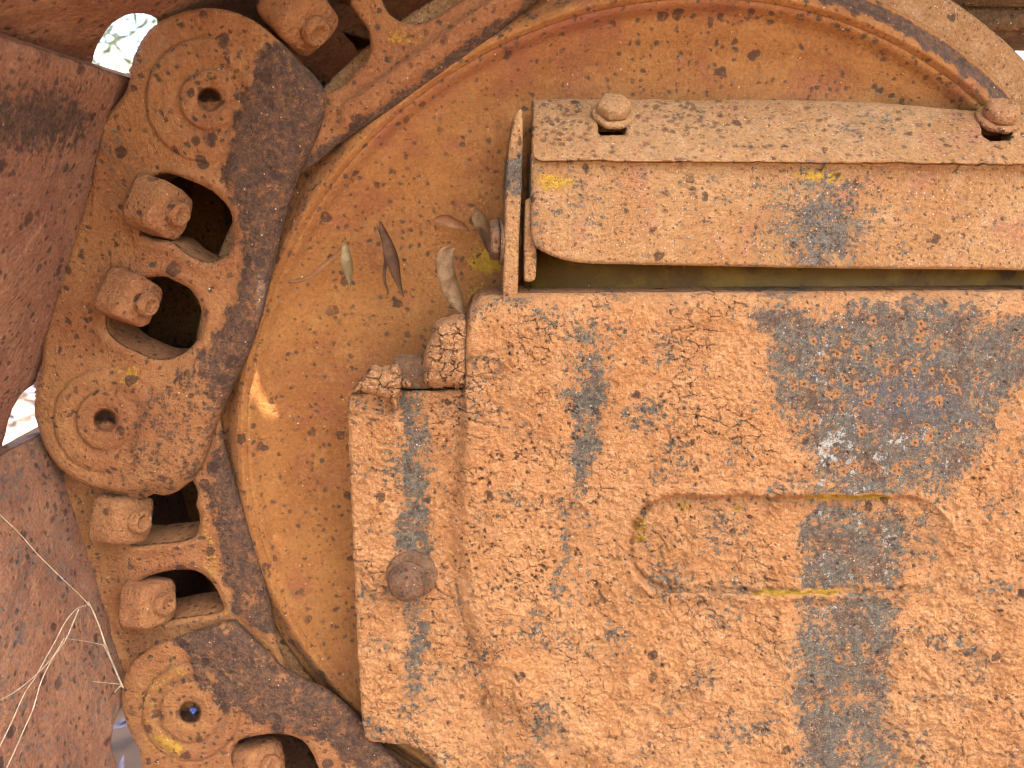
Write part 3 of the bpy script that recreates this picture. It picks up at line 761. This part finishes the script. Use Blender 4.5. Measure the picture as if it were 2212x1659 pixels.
# ------------------------------------------------------------------ bracket
def build_bracket():
    root = empty('angle_bracket', U(1650, 450, 8), 'tan dusty angle bracket with worn yellow paint and two bolts on its sloping top', 'bracket')
    YB = 6.0
    # front face
    outer = [(1147, 336), (1153, 331), (1170, 330), (1200, 330), (1400, 334), (1600, 338), (2000, 346), (2300, 352), (2400, 355), (2420, 358), (2422, 400), (2422, 560), (2420, 596), (2212, 584), (1800, 580), (1500, 574), (1300, 570), (1240, 566), (1200, 556), (1165, 540), (1152, 528), (1146, 500), (1146, 440)]
    def h(X, Y, s): return edge(s, 9, 3)
    def mi(X, Y, s):
        return .8 * fbm(X, Y, 70, 5, 101) + .45 * fbm(X * .6, Y, 9, 4, 103) + .35 * np.clip(fbm(X, Y, 24, 4, 105), 0, 1)
    def at(X, Y, s):
        f = fbm(X * .7, Y, 34, 5, 107)
        pa = .62 * gauss(np.hypot((X - 1185) * .5, (Y - 388)), 24) + .4 * gauss(np.hypot((X - 1240) * .4, Y - 395), 14)
        pa = pa + .60 * gauss(np.hypot((X - 1770) * .17, (Y - 378 - .03 * (X - 1760))), 16) + .30 * np.clip(f, 0, 1) * gauss(np.hypot((X - 1790) * .5, Y - 430), 60) + .34 * gauss(np.hypot((X - 1780) * .6, Y - 410), 38) + .28 * gauss(np.hypot((X - 1190), Y - 430), 32)
        br = .60 * gauss(np.hypot((X - 1775) * .8, (Y - 490) * .7), 78) + .22 * gauss(np.hypot(X - 1260, Y - 440), 60) + .26 * gauss(X - 1150, 16) + .14 + .15 * f
        pits = np.zeros_like(X); rs = RS(9)
        n = 200; stamp(X, Y, rs.uniform(1150, 2230, n), rs.uniform(360, 575, n), rs.uniform(1.8, 4.2, n), lambda d: sst(1.1, .5, d) * .75, pits)
        return dict(paint=pa, bare=br, pit=pits)
    relief('front_plate', Px(YB), spline(outer, True, 3), [], 2.4, h, 34, M_brkt, root, at, mi)
    # sloping top strip
    n = np.array([0, -math.cos(math.radians(50)), math.sin(math.radians(50))])
    p0 = U(1500, 350, YB - 6.2)
    ch = Px(p0=p0, n=n)
    outer = [(1151, 224), (1160, 215), (1290, 214), (1500, 216), (1740, 216), (1900, 222), (2060, 236), (2220, 248), (2420, 262), (2420, 359), (2212, 357), (2050, 355.5), (1850, 354), (1500, 351.5), (1300, 350), (1200, 349), (1162, 346), (1150, 334), (1148, 300)]
    slots = [[(1292, 262), (1345, 262), (1352, 280), (1350, 292), (1300, 293), (1292, 286)], [(2120, 268), (2175, 270), (2184, 290), (2178, 304), (2140, 306), (2120, 292)]]
    def h2(X, Y, s): return edge(s, 7, 3)
    def mi2(X, Y, s): return .7 * fbm(X, Y, 60, 5, 111) + .4 * fbm(X * .5, Y, 7, 4, 113) + .8 * sst(.1, .4, fbm(X * .5, Y, 26, 3, 115)) * sst(300, 330, Y)
    def at2(X, Y, s):
        f = fbm(X * .6, Y, 30, 5, 117); pits = np.zeros_like(X); rs = RS(19)
        n = 190; cx = np.concatenate([rs.normal(1480, 70, 60), rs.normal(1190, 60, 40), rs.uniform(1150, 2210, n - 100)]); cy = np.clip(np.concatenate([rs.normal(255, 22, 60), rs.normal(270, 26, 40), rs.uniform(222, 340, n - 100)]), 218, 344)
        yy = Y.copy()
        stamp(X * .55, yy, cx * .55, cy, rs.uniform(2, 5, n), lambda d: sst(1.1, .5, d) * .7, pits)
        ring = .0 * X
        return dict(bare=.12 + .2 * f + .25 * gauss(np.hypot((X - 1880) * .55, Y - 278), 42), paint=.25 * gauss(np.hypot((X - 1880) * .6, Y - 280), 40) + .12 * f, pit=pits)
    relief('top_strip', ch, spline(outer, True, 3), slots, 2.2, h2, 8, M_brkt, root, at2, mi2)
    # bolts
    for cx, cy, hx, sd in ((1324, 244, .9, 4), (2152, 254, .25, 6)):
        c = hit(cx, cy + 6, p0, n)
        V, F = loft([(-3, 13.5, 2, 0), (1.2, 13.8, 2, 0), (2.8, 13.2, 2, 0), (3.2, 11, 2, 0)], c, n, (0, 0, 1), 48, .07, sd)
        wo = mesh_obj('washer', V, F, M_brkt, root, attrs=None); subdiv_noise(wo, 1, .5, 6)
        V, F = loft([(2.5, 10.9, 2, hx), (4, 11, 2, hx), (8, 10.8, 2, hx), (10, 9.9, 2, hx), (11, 8, 2, hx * .4), (11.4, 3, 2, 0)], c, n, (1, 0, .2), 48, .04, sd + 1)
        bo = mesh_obj('bolt_head', V, F, M_brkt, root); subdiv_noise(bo, 1, .5, 6)
    return root
build_bracket()

# --- edge-on strap left of the bracket
def slab(name, poly_px, Y, thick, mat, label=None, cat=None, parent=None, afn=None, r=6, step=2.2):
    o_ = spline(poly_px, True, 3)
    return relief(name, Px(Y), o_, [], step, lambda X, Y_, s: edge(s, r, 2.2), thick, mat, parent, afn,
                  lambda X, Y_, s: .5 * fbm(X, Y_, 40, 4, 121) + .35 * fbm(X, Y_, 8, 3, 123))
st = empty('mounting_strap', U(1110, 600, 12), 'narrow upright rusty strap with a bolt on its left, beside the dark slot', 'strap')
def aS(X, Y, s):
    f = fbm(X, Y, 30, 4, 125); return dict(bare=.75 * gauss(Y - 380, 62) + .1 * f, dark=.35 * gauss(Y - 330, 22) + .3 * gauss(Y - 400, 50) * (f > 0))
slab('strap_plate', [(1111, 252), (1119, 238), (1128, 240), (1129, 300), (1126, 420), (1121, 520), (1119, 632), (1117, 700), (1088, 700), (1086, 632), (1088, 560), (1090, 480), (1092, 400), (1096, 340), (1104, 290)], 10, 40, M_brkt, parent=st, afn=aS)
c = U(1072, 518, 24)
V, F = loft([(0, 12.5, 2, .9), (1, 13, 2, .9), (5, 13, 2, .9), (6.5, 12, 2, .9), (7, 5, 2, 0)], U(1079, 518, 24), (-1, -.05, 0), (0, 0, 1), 48, .05, 5)
b_ = mesh_obj('bolt_head', V, F, M_boltd, st); subdiv_noise(b_, 1, .4, 6)
V, F = loft([(0, 14.5, 2, 0), (2.4, 14.5, 2, 0), (2.6, 12, 2, 0)], U(1087, 524, 24), (-1, -.05, 0), (0, 0, 1), 48, .03, 7)
mesh_obj('washer', V, F, M_boltd, st)
V, F = loft([(0, 5, 2, 0), (16, 5, 2, 0)], U(1125, 520, 26), (-1, 0, 0), (0, 0, 1), 24)
mesh_obj('shank', V, F, M_boltd, st)
tb = slab('mounting_tab', [(1136, 432), (1150, 428), (1160, 440), (1159, 520), (1158, 590), (1153, 606), (1136, 608), (1132, 598), (1132, 520), (1134, 450)], 11, 24, M_brkt, parent=None); tag(tb, 'short dusty tab hanging under the left end of the bracket', 'tab')

# ------------------------------------------------------------------ guard plate
CX = [600, 860, 1000, 1100, 1246, 1339, 1416, 1523, 1800]; CXX = [1003, 1001, 990, 985, 990, 1008, 1036, 1050, 1075]
def build_guard():
    root = empty('guard_plate', U(1500, 1150, 0), 'large mud caked guard plate with an oval recess and grey worn bands', 'guard plate')
    outer = [(752, 885), (752, 862), (760, 849), (800, 845), (870, 843), (940, 842), (985, 841), (1001, 838), (1002, 780), (1004, 720), (1007, 680), (1016, 654), (1036, 638), (1080, 632), (1300, 630), (1500, 628), (1800, 626), (2212, 624), (2420, 623),
             (2420, 1790), (1600, 1800), (1100, 1800), (975, 1800), (972, 1720), (957, 1675), (944, 1650), (930, 1630), (905, 1613), (870, 1604), (830, 1600), (800, 1598), (789, 1588), (784, 1560), (779, 1480), (774, 1400), (769, 1300), (765, 1200), (760, 1100), (756, 1000)]
    outer = np.array(outer, float)
    o2 = [outer[0]]
    for i in range(len(outer)):
        a, b = outer[i], outer[(i + 1) % len(outer)]; n_ = max(1, int(np.hypot(*(b - a)) / 14))
        for k in range(n_):
            p = a + (b - a) * k / n_; o2.append(p)
    o2 = np.array(o2[1:]); o2 += np.stack([2.2 * fbm(o2[:, 0] + 5, o2[:, 1], 30, 3, 7), 2.2 * fbm(o2[:, 0], o2[:, 1] + 55, 30, 3, 9)], -1)
    def fields(X, Y):
        wx = X + 26 * fbm(X, Y, 130, 4, 131) + 9 * fbm(X, Y, 22, 3, 133); wy = Y + 26 * fbm(X, Y, 130, 4, 135) + 9 * fbm(X, Y, 22, 3, 137)
        def bx(x0, x1, y0, y1, f=14):
            f = f * 2.0
            return _bx(x0, x1, y0, y1, f)
        def _bx(x0, x1, y0, y1, f): return sst(-f, f, wx - x0) * sst(-f, f, x1 - wx) * sst(-f, f, wy - y0) * sst(-f, f, y1 - wy)
        s1 = bx(858, 928, 800, 1195, 9) + .85 * bx(862, 925, 1290, 1510, 12)
        s2 = .75 * bx(1205, 1325, 690, 860, 24) + .95 * bx(1222, 1300, 840, 1000, 14) + .8 * bx(1225, 1275, 990, 1080, 10) + .6 * bx(1198, 1222, 1080, 1300, 7) + .42 * bx(1215, 1290, 1080, 1340, 14)
        big = sdf([(1625, 690), (1670, 664), (2420, 664), (2420, 740), (2260, 780), (2180, 870), (2100, 1000), (2030, 1066), (1745, 1068), (1735, 985), (1700, 880), (1668, 770)], wx, wy)
        s3 = sst(70, -40, big + 26 * fbm(X, Y, 90, 4, 201))
        s3b = .7 * sst(20, -20, sdf([(2150, 670), (2420, 680), (2420, 880), (2240, 830), (2170, 760)], wx, wy))
        ov = .95 * bx(1722, 1940, 1085, 1268, 12) + .55 * bx(1930, 2035, 1095, 1255, 16)
        s4 = .95 * bx(1712, 1930, 1274, 1680, 16) + .4 * bx(1895, 1950, 1290, 1420, 16)
        cor = .65 * bx(1000, 1145, 636, 690, 14) + .35 * bx(1080, 1180, 700, 730, 10)
        # run-off channels in the mud
        ch = 0
        for pts, wd in (([(984, 1246), (996, 1300), (1006, 1345), (1020, 1380), (1033, 1410)], 4.5), ([(1206, 1290), (1212, 1340), (1222, 1352)], 4), ([(1222, 1360), (1212, 1378), (1180, 1390), (1176, 1415)], 5),
                        ([(1242, 1000), (1236, 1040), (1250, 1075)], 5), ([(1030, 1420), (1035, 1460), (1045, 1500), (1040, 1540)], 6), ([(1340, 1170), (1352, 1210), (1340, 1240), (1325, 1250)], 4), ([(790, 1210), (782, 1250), (786, 1290)], 4)):
            p = spline(pts, False, 5); d = np.full(X.shape, 1e9)
            for i in range(len(p) - 1):
                e = p[i + 1] - p[i]; L2 = e @ e; t = np.clip(((wx * .3 + X * .7 - p[i, 0]) * e[0] + (wy * .3 + Y * .7 - p[i, 1]) * e[1]) / L2, 0, 1)
                d = np.minimum(d, np.hypot(wx * .3 + X * .7 - p[i, 0] - e[0] * t, wy * .3 + Y * .7 - p[i, 1] - e[1] * t))
            ch = np.maximum(ch, sst(wd * .7 + 3, wd * .7 - 2, d))
        ch = ch * sst(-.25, .15, fbm(X, Y, 30, 3, 139))
        B = np.maximum.reduce([s1, s2, s3, s3b, ov, s4, cor, .75 * ch])
        return B, s3, s4, ov
    rs = RS(77)
    def crease(Y): return np.interp(Y, CX, CXX)
    def oval(X, Y):
        xx = np.clip(X, 1457, 1957); return np.hypot(X - xx, Y - 1174 - .006 * (X - 1700)) - 103
    def hfn(X, Y, s):
        wd_ = 0; wd = np.interp(Y, [600, 850, 900, 1200, 1500, 1700], [3, 4, 14, 26, 44, 60])
        m = sst(-1, 1, (X - crease(Y)) / wd - .2)
        h = -11 * (1 - m)
        ytop = np.interp(X, [1000, 1016, 1040, 1090, 1300, 2400], [700, 654, 637, 632, 630, 623])
        t = np.clip((Y - ytop) / 66, 0, 1); h = h - 20 * (1 - np.sqrt(np.clip(1 - (1 - t) ** 2, 0, 1))) * (X > 1000)
        tl = np.clip((X - 1003) / 26, 0, 1); h = h - 6 * (1 - np.sqrt(np.clip(1 - (1 - tl) ** 2, 0, 1))) * sst(995, 1003, X) * sst(900, 840, Y)
        o = oval(X, Y) + 4 * fbm(X, Y, 36, 3, 141)
        dep = np.interp(X, [1352, 1500, 1900, 2060], [1.25, 1., .8, .12])
        h = h + dep * (-6.0 * sst(4, -4, o) + 1.6 * gauss(o - 12, 11) - 1.6 * gauss(o + 5, 6))
        # swelling of the casting towards the lower right, with a soft diagonal shoulder
        dl = ((X - 1040) * .533 - (Y - 1470) * .846)
        h = h - 6.0 * sst(26, -60, dl) * sst(1430, 1520, Y) * sst(1000, 1060, X) + 1.0 * gauss(dl - 22, 20) * sst(1450, 1500, Y)
        return h + edge(s, 9, 3.2) + 1.6 * fbm(X, Y, 330, 2, 151)
    cache = {}
    def mud(X, Y):
        B, s3, s4, ov = fields(X, Y)
        n1 = fbm(X, Y, 46, 6, 161, .55); n2 = fbm(X, Y, 12, 4, 163); fl = fbm(X + 18 * n1, Y + 18 * n2, 64, 5, 165)
        terr = sst(.02, .07, fl) + sst(.22, .26, fl) * .7 + sst(-.2, -.16, fl) * .7 + sst(.38, .41, fl) * .6
        f1, f2, cid = worley(X + 8 * n2 + 14 * n1, Y + 8 * n1, 34, 3)
        crack = sst(.055, .012, f2 - f1) * sst(.05, .22, fbm(X, Y, 120, 3, 167) + .03) * (B < .3)
        cover = np.clip(1 - B * 1.0 - .55 * sst(.12, .5, -fbm(X, Y, 34, 5, 169)), 0, 1)
        return B, s3, s4, ov, n1, n2, fl, terr, crack, cover
    def micro(X, Y, s):
        B, s3, s4, ov, n1, n2, fl, terr, crack, cover = cache.setdefault('m', mud(X, Y))
        thk = .55 + .45 * sst(.25, -.3, fbm(X, Y, 260, 3, 171)) + .5 * sst(1000, 1300, Y)
        h = cover * 1.0 * (1.1 + 1.25 * n1 + .62 * terr) * thk + (.4 + .75 * cover) * n2 - 1.1 * crack + .35 * cover * fbm(X * .6, Y, 5, 2, 199)
        rs_ = RS(5); lump = np.zeros_like(X)
        n = 420; stamp(X, Y, rs_.uniform(760, 2220, n), rs_.uniform(700, 1700, n), rs_.uniform(4, 17, n), lambda d: .9 * sst(1.1, .1, d), lump)
        h = h + lump * cover * .9
        # thick drips round the oval
        dr = np.zeros_like(X)
        stamp(X, Y, [1662, 1668, 1660, 1990, 2005, 2020, 2035, 2045, 2052, 2060, 2050, 1720, 1760, 1385, 1372], [1068, 1085, 1100, 1082, 1090, 1100, 1110, 1125, 1145, 1165, 1190, 1062, 1058, 1120, 1150], [9, 10, 8, 15, 15, 14, 15, 16, 14, 12, 10, 20, 20, 14, 12], lambda d: 2.6 * sst(1.1, .1, d), dr)
        h = h + dr
        pt = cache.setdefault('p', pits(X, Y))
        return h - .7 * pt[0] - .25 * pt[1]
    def pits(X, Y):
        r_ = RS(15); pit = np.zeros_like(X); ring = np.zeros_like(X)
        cl = [(960, 870, 10), (1100, 760, 12), (1115, 790, 10), (1150, 960, 22), (1100, 985, 18), (1040, 1040, 22), (1035, 1130, 26), (1045, 1175, 20), (1020, 1220, 22), (1240, 885, 8), (1282, 885, 9), (1240, 930, 14), (1140, 1120, 24), (1080, 1240, 20), (1480, 1110, 14), (1510, 890, 16), (1540, 930, 12), (1180, 1210, 20), (1210, 1500, 12), (1010, 1180, 22), (1060, 1280, 18), (1160, 1250, 18), (1255, 1190, 10), (1500, 1020, 14), (2120, 1040, 16), (2180, 1300, 18)]
        cx, cy, rr = [], [], []
        for (a, b, sp) in cl:
            k = r_.randint(5, 10); cx += list(r_.normal(a, sp * .9, k)); cy += list(r_.normal(b, sp * .9, k)); rr += list(r_.uniform(1.8, 4.6, k))
        n = 520; cx += list(r_.uniform(760, 2212, n)); cy += list(r_.uniform(650, 1659, n)); rr += list(np.abs(r_.normal(0, 1.3, n)) + 1.4)
        stamp(X, Y, cx, cy, rr, lambda d: sst(1.15, .55, d), pit)
        # rust rings in the grey zone
        rx = np.concatenate([r_.normal(1890, 120, 74), r_.uniform(1700, 2140, 22), r_.normal(1810, 60, 14), r_.uniform(860, 925, 9)]); ry = np.concatenate([r_.normal(845, 85, 74), r_.uniform(680, 1050, 22), r_.uniform(1300, 1640, 14), r_.uniform(860, 1500, 9)])
        ok = (ry > 668) & (ry < 1640) & ~((ry > 1055) & (ry < 1100)); rx, ry = rx[ok], ry[ok]
        rr2 = r_.uniform(4, 9.5, len(rx))
        stamp(X, Y, rx, ry, rr2, lambda d: sst(1.15, .8, d), ring)
        stamp(X, Y, rx, ry + 1, rr2 * .36, lambda d: sst(1.2, .5, d) * .9, pit)
        return pit, ring
    def afn(X, Y, s):
        B, s3, s4, ov, n1, n2, fl, terr, crack, cover = cache.setdefault('m', mud(X, Y)); pit, ring = cache.setdefault('p', pits(X, Y))
        f = fbm(X, Y, 60, 5, 181); o = oval(X, Y) + 4 * fbm(X, Y, 36, 3, 141)
        speck = .20 + .50 * fbm(X * .7, Y, 95, 4, 183) + .26 * fbm(X * .6, Y, 9, 3, 185) - .10 * sst(1.2, 2.4, terr)
        bare = np.clip(np.maximum(B * (.76 + .34 * fbm(X, Y, 55, 5, 209)), speck) + .06 * f, 0, 1.1)
        white = s3 * (.52 * gauss(np.hypot((X - 1830) * .6, Y - 985), 90) + .24 * gauss(np.hypot(X - 1780, Y - 760), 60)) + s4 * .28 * gauss(np.hypot(X - 1790, Y - 1330), 70) + ov * .26 + s3 * .14 * f
        cl = fbm(X, Y, 44, 5, 187)
        white = (white + .12 * s3 + .14 * s4) * (.55 + 1.5 * np.clip(cl, -.3, .5)) + .08 * s3 * sst(.1, .4, cl)
        blue = s3 * (.24 + .3 * gauss(np.hypot((X - 1960) * .6, Y - 860), 80)) + .2 * s4 + .12 * B
        pa = .80 * gauss(o + 1, 8) * ((Y < 1090) * sst(1720, 1745, X) * sst(1960, 1900, X) + sst(-3, 3, Y - 1262) * sst(1590, 1640, X) * sst(1840, 1800, X)) \
            + 1.0 * gauss(np.hypot(X - 1380, (Y - 1140) * .55), 15) * (.4 + 1.2 * (fbm(X, Y, 16, 3, 207) > -.05)) + .35 * gauss(o, 4) * (.5 + f) * (X > 1950) + .7 * gauss(np.hypot((X - 1590) * .6, Y - 1098), 11) + .7 * gauss(np.hypot((X - 1478) * .6, Y - 1094), 12) + .13 * gauss(X - 985, 14) * (Y > 950) * (Y < 1250) + .4 * gauss(np.hypot(X - 886, Y - 1300), 12)
        return dict(bare=bare * (1 - .8 * (pa > .4)), white=white * .9 + .0 * B, blue=blue, paint=pa, pit=np.maximum(pit * .92, .8 * crack), ring=ring * (B > .3), dark=.50 * (s3 + s4 + ov) * sst(-.10, .35, f) + .03)
    relief('plate_body', Px(0.), o2, [], 2.0, hfn, 40, M_guard, root, afn, micro)
    # bolt
    c = U(890, 1240, 11 - 1.5)
    V, F = loft([(-2, 18.2, 2, 0), (1.8, 18.2, 2, 0), (3.4, 17.4, 2, 0), (3.8, 14.2, 2, 0)], c, (0.02, -1, 0.03), (0, 0, 1), 56, .025, 3)
    wo = mesh_obj('washer', V, F, M_boltd, root); subdiv_noise(wo, 1, .35, 4)
    c = U(882, 1246, 11 - 3)
    V, F = loft([(0, 14.2, 2, .3), (2, 13.6, 2, .4), (8, 13.2, 2, .4), (12, 12.2, 2, .3), (14.5, 10.2, 2, .1), (16, 7.2, 2, 0), (16.6, 3.6, 2, 0), (16.8, .6, 2, 0)], c, (-.05, -1, -.08), (0, 0, 1), 56, .03, 4)
    bo = mesh_obj('bolt_head', V, F, M_boltd, root); subdiv_noise(bo, 1, .6, 3.5)
    return root
build_guard()

# ------------------------------------------------------------------ lug behind the plate corner
V, F = loft([(-14, 9, 3, 0), (-13, 10.5, 3.4, 0), (0, 11, 3.6, 0), (12, 10.6, 3.4, 0), (14, 9, 3, 0)], U(895, 802, 20), (1, 0, -.05), (0, 0, 1), 48, .03, 8)
lg = mesh_obj('bolt_lug', V, F, M_boltd); tag(lg, 'dark worn bolt lug tucked between the two lumps of dried mud', 'lug'); subdiv_noise(lg, 1, .5, 5)

# ------------------------------------------------------------------ lumps of dried clay
def clod(name, outline, Y, hmax, label, seed, thick=12, step=1.5, r=24):
    o_ = spline(outline, True, 5); o_ = o_ + np.stack([3.2 * fbm(o_[:, 0], o_[:, 1], 14, 3, seed), 3.2 * fbm(o_[:, 0] + 90, o_[:, 1], 14, 3, seed + 1)], -1)
    def h(X, Y_, s): return edge(s, r, hmax) + hmax
    def mi(X, Y_, s):
        wx = X + 9 * fbm(X, Y_, 20, 3, seed); wy = Y_ + 9 * fbm(X, Y_, 20, 3, seed + 5)
        f1, f2, c_ = worley(wx, wy, 30, seed); g1, g2, c2 = worley(wx, wy, 11, seed + 2)
        return 1.8 * c_ - 2.4 * sst(.10, .0, f2 - f1) + .9 * c2 * 1.0 - .6 * sst(.12, 0, g2 - g1) + 1.1 * fbm(X, Y_, 22, 5, seed + 3) + .5 * fbm(X, Y_, 5, 3, seed + 4)
    def at(X, Y_, s):
        wx = X + 9 * fbm(X, Y_, 20, 3, seed); wy = Y_ + 9 * fbm(X, Y_, 20, 3, seed + 5)
        f1, f2, c_ = worley(wx, wy, 30, seed)
        return dict(pit=.8 * sst(.07, .0, f2 - f1) * (fbm(X, Y_, 40, 2, seed + 8) > -.15))
    o = relief(name, Px(Y), o_, [], step, h, thick, M_clod, None, at, mi); tag(o, label, 'mud clod'); return o
clod('mud_clod', [(1006, 690), (990, 684), (962, 692), (940, 702), (930, 730), (917, 760), (914, 800), (921, 830), (950, 838), (975, 836), (1003, 834), (1008, 780), (1009, 730)], 12, 13, 'tall cracked clay lump wedged against the raised plate corner', 11)
clod('mud_clod', [(760, 848), (770, 832), (786, 812), (806, 796), (818, 802), (836, 800), (850, 789), (860, 792), (868, 815), (866, 838), (859, 860), (856, 885), (840, 862), (800, 850)], 7, 6, 'pale crust of clay capping the top left corner of the guard plate', 12, 14, r=14)
clod('mud_clod', [(865, 826), (874, 821), (884, 825), (888, 832), (874, 834)], 4, 3, 'tiny pale crumb of clay on the plate edge between the larger lumps', 13, 4, 1.0, 5)

# ------------------------------------------------------------------ fallen leaves
def leaf_mat(name, c1, c2):
    s = NT(name); n1 = s.noise(130, 5, .6); n2 = s.noise(700, 3)
    q = s.mix(s.step(n1, .35, .65), c1, c2); q = s.mix(s.math('MULTIPLY', s.step(n2, .55, .7), .4), q, tuple(c * .5 for c in c2))
    s.L(q, s.b.inputs['Base Color']); s.b.inputs['Roughness'].default_value = .9; s.b.inputs['Specular IOR Level'].default_value = .1
    bp = s.n('ShaderNodeBump'); bp.inputs['Strength'].default_value = .4; bp.inputs['Distance'].default_value = .0006; s.L(n1, bp.inputs['Height']); s.t.links.new(bp.outputs[0], s.b.inputs['Normal']); return s.m
ML1 = leaf_mat('brown_leaf', (.085, .042, .02), (.05, .025, .013)); ML2 = leaf_mat('grey_brown_leaf', (.15, .088, .04), (.085, .046, .02)); ML3 = leaf_mat('red_brown_leaf', (.14, .06, .024), (.18, .085, .034)); ML4 = leaf_mat('khaki_leaf', (.19, .14, .065), (.13, .09, .04))
def leaf(pts, wid, mat, label, Y0, Y1, seed=0, curl=.4, twist=0.):
    sp = spline(pts, False, 9); n = len(sp); V = []; t_ = np.linspace(0, 1, n)
    lift = np.interp(t_, [0, .5, 1], [Y0, (Y0 + Y1) / 2 - 3, Y1])
    P = U(sp[:, 0], sp[:, 1], lift)
    T = np.gradient(P, axis=0); T /= np.linalg.norm(T, axis=1)[:, None]
    for i in range(n):
        w_ = wid * .19 * max(math.sin(math.pi * min(1, .05 + t_[i] * .94)) ** 1.05 * (1 + .12 * math.sin(9 * t_[i] + seed)), .07)
        sd_v = np.cross(T[i], (0, 1, 0)); sd_v /= np.linalg.norm(sd_v); nn = np.cross(sd_v, T[i]); nn *= (-1 if nn[1] > 0 else 1)
        a = twist * (t_[i] - .5); ss = sd_v * math.cos(a) + nn * math.sin(a); n2 = nn * math.cos(a) - sd_v * math.sin(a)
        for f in (-1, -.5, 0, .5, 1): V.append(P[i] + ss * f * w_ + n2 * (curl * w_ * (f * f) - (.25 if f == 0 else 0)))
    m = len(V); V = np.array(V); back = V + np.array([0, .35, 0]); VV = np.concatenate([V, back]); F = []
    for i in range(n - 1):
        for j in range(4):
            a = i * 5 + j; F.append((a, a + 1, a + 6, a + 5)); F.append((m + a + 5, m + a + 6, m + a + 1, m + a))
        for j in (0, 4):
            a = i * 5 + j; F.append((a, a + 5, m + a + 5, m + a))
    o = mesh_obj('dry_leaf', VV, F, mat); tag(o, label, 'leaf', 'dry gum leaves stuck on the idler wheel')
YW = YL + 8
leaf([(603, 604), (640, 607), (672, 596), (700, 572), (725, 550), (746, 524)], 9, ML3, 'thin curved red brown leaf, leftmost on the orange wheel', YW - 1, YW - 9, 1, .2, 1.2)
leaf([(744, 523), (748, 548), (752, 580), (757, 620)], 20, ML4, 'short khaki leaf hanging point down beside the thin curved one', YW - 8, YW - 3, 2, .5)
leaf([(820, 478), (832, 510), (845, 550), (858, 600), (872, 642)], 21, ML1, 'dark brown narrow leaf pointing down in the middle of the wheel', YW - 6, YW - 2, 3, .5)
leaf([(813, 482), (826, 520), (833, 560), (830, 600), (838, 632), (833, 638)], 6, ML1, 'very thin curled leaf lying beside the dark brown narrow leaf', YW - 4, YW - 1, 4, .2)
leaf([(933, 480), (955, 475), (978, 482), (1000, 490), (1016, 500)], 20, ML3, 'reddish leaf lying level left of the strap bolt', YW - 6, YW - 2, 5, .5, .6)
leaf([(1028, 448), (1036, 470), (1046, 500), (1055, 545)], 27, ML2, 'pale curled leaf tip sticking up behind the strap bolt', YW - 18, YW - 8, 6, .7, -.8)
leaf([(980, 535), (963, 548), (962, 575), (974, 620), (990, 655), (1002, 680)], 34, ML2, 'broad grey brown leaf hanging above the tall clay lump', YW - 22, YW - 34, 7, .5, .5)

# ------------------------------------------------------------------ straw stalks
def straw(parent, pts, r, Y, name='stem'):
    sp = spline(pts, False, 6); sp = sp[np.r_[True, np.abs(np.diff(sp, axis=0)).sum(1) > .01]]; n = len(sp)
    Yv = np.interp(np.linspace(0, 1, n), np.linspace(0, 1, len(Y)), Y); Yv = np.minimum(Yv, np.where(sp[:, 0] < 230, to_plane(fr2, sp)[:, 1] - 5, 99)); P = U(sp[:, 0], sp[:, 1], Yv)
    T = np.gradient(P, axis=0); T /= np.linalg.norm(T, axis=1)[:, None]; V = []; seg = 8
    for i in range(n):
        a = np.cross(T[i], (0, 1, .1)); a /= np.linalg.norm(a); b = np.cross(T[i], a)
        for k in range(seg):
            t = 2 * math.pi * k / seg; rr = .9 * r * (1 - .45 * i / n); V.append(P[i] + (a * math.cos(t) + b * math.sin(t)) * rr)
    F = [(i * seg + k, i * seg + (k + 1) % seg, (i + 1) * seg + (k + 1) % seg, (i + 1) * seg + k) for i in range(n - 1) for k in range(seg)]
    F += [tuple(range(seg)), tuple((n - 1) * seg + k for k in range(seg))]
    mesh_obj(name, V, F, M_straw, parent)
g1 = empty('straw_stalk', U(263, 1482, 18), 'dry straw stalk rooted by the yellow ringed boss and leaning up left', 'straw')
straw(g1, [(265, 1484), (246, 1440), (230, 1399), (214, 1352), (200, 1318), (190, 1300)], .75, [14, 8, 2])
straw(g1, [(262, 1478), (240, 1426), (223, 1392)], .5, [12, 6])
straw(g1, [(192, 1308), (176, 1289), (135, 1250), (83, 1199), (40, 1150), (0, 1112), (-60, 1050)], .38, [2, -20, -60])
straw(g1, [(224, 1394), (200, 1388), (170, 1383), (138, 1379)], .25, [6, -8], 'side_stem')
straw(g1, [(262, 1478), (240, 1476), (200, 1472)], .4, [12, 2], 'side_stem')
straw(g1, [(262, 1480), (252, 1490), (248, 1496)], .5, [12, 8], 'side_stem')
g2 = empty('straw_stalk', U(180, 1310, 0), 'pair of pale looping straw blades sweeping down to the lower left edge', 'straw')
straw(g2, [(185, 1308), (165, 1316), (142, 1342), (122, 1380), (100, 1420), (75, 1465), (52, 1500), (25, 1560), (0, 1612), (-30, 1680)], .42, [2, -30, -70])
straw(g2, [(170, 1316), (158, 1345), (140, 1385), (112, 1425), (88, 1475), (72, 1530), (50, 1580), (28, 1630), (5, 1680)], .45, [0, -35, -80])
straw(g2, [(138, 1380), (120, 1410), (100, 1436), (64, 1470), (30, 1496), (0, 1512), (-50, 1540)], .4, [-20, -40, -80], 'side_stem')
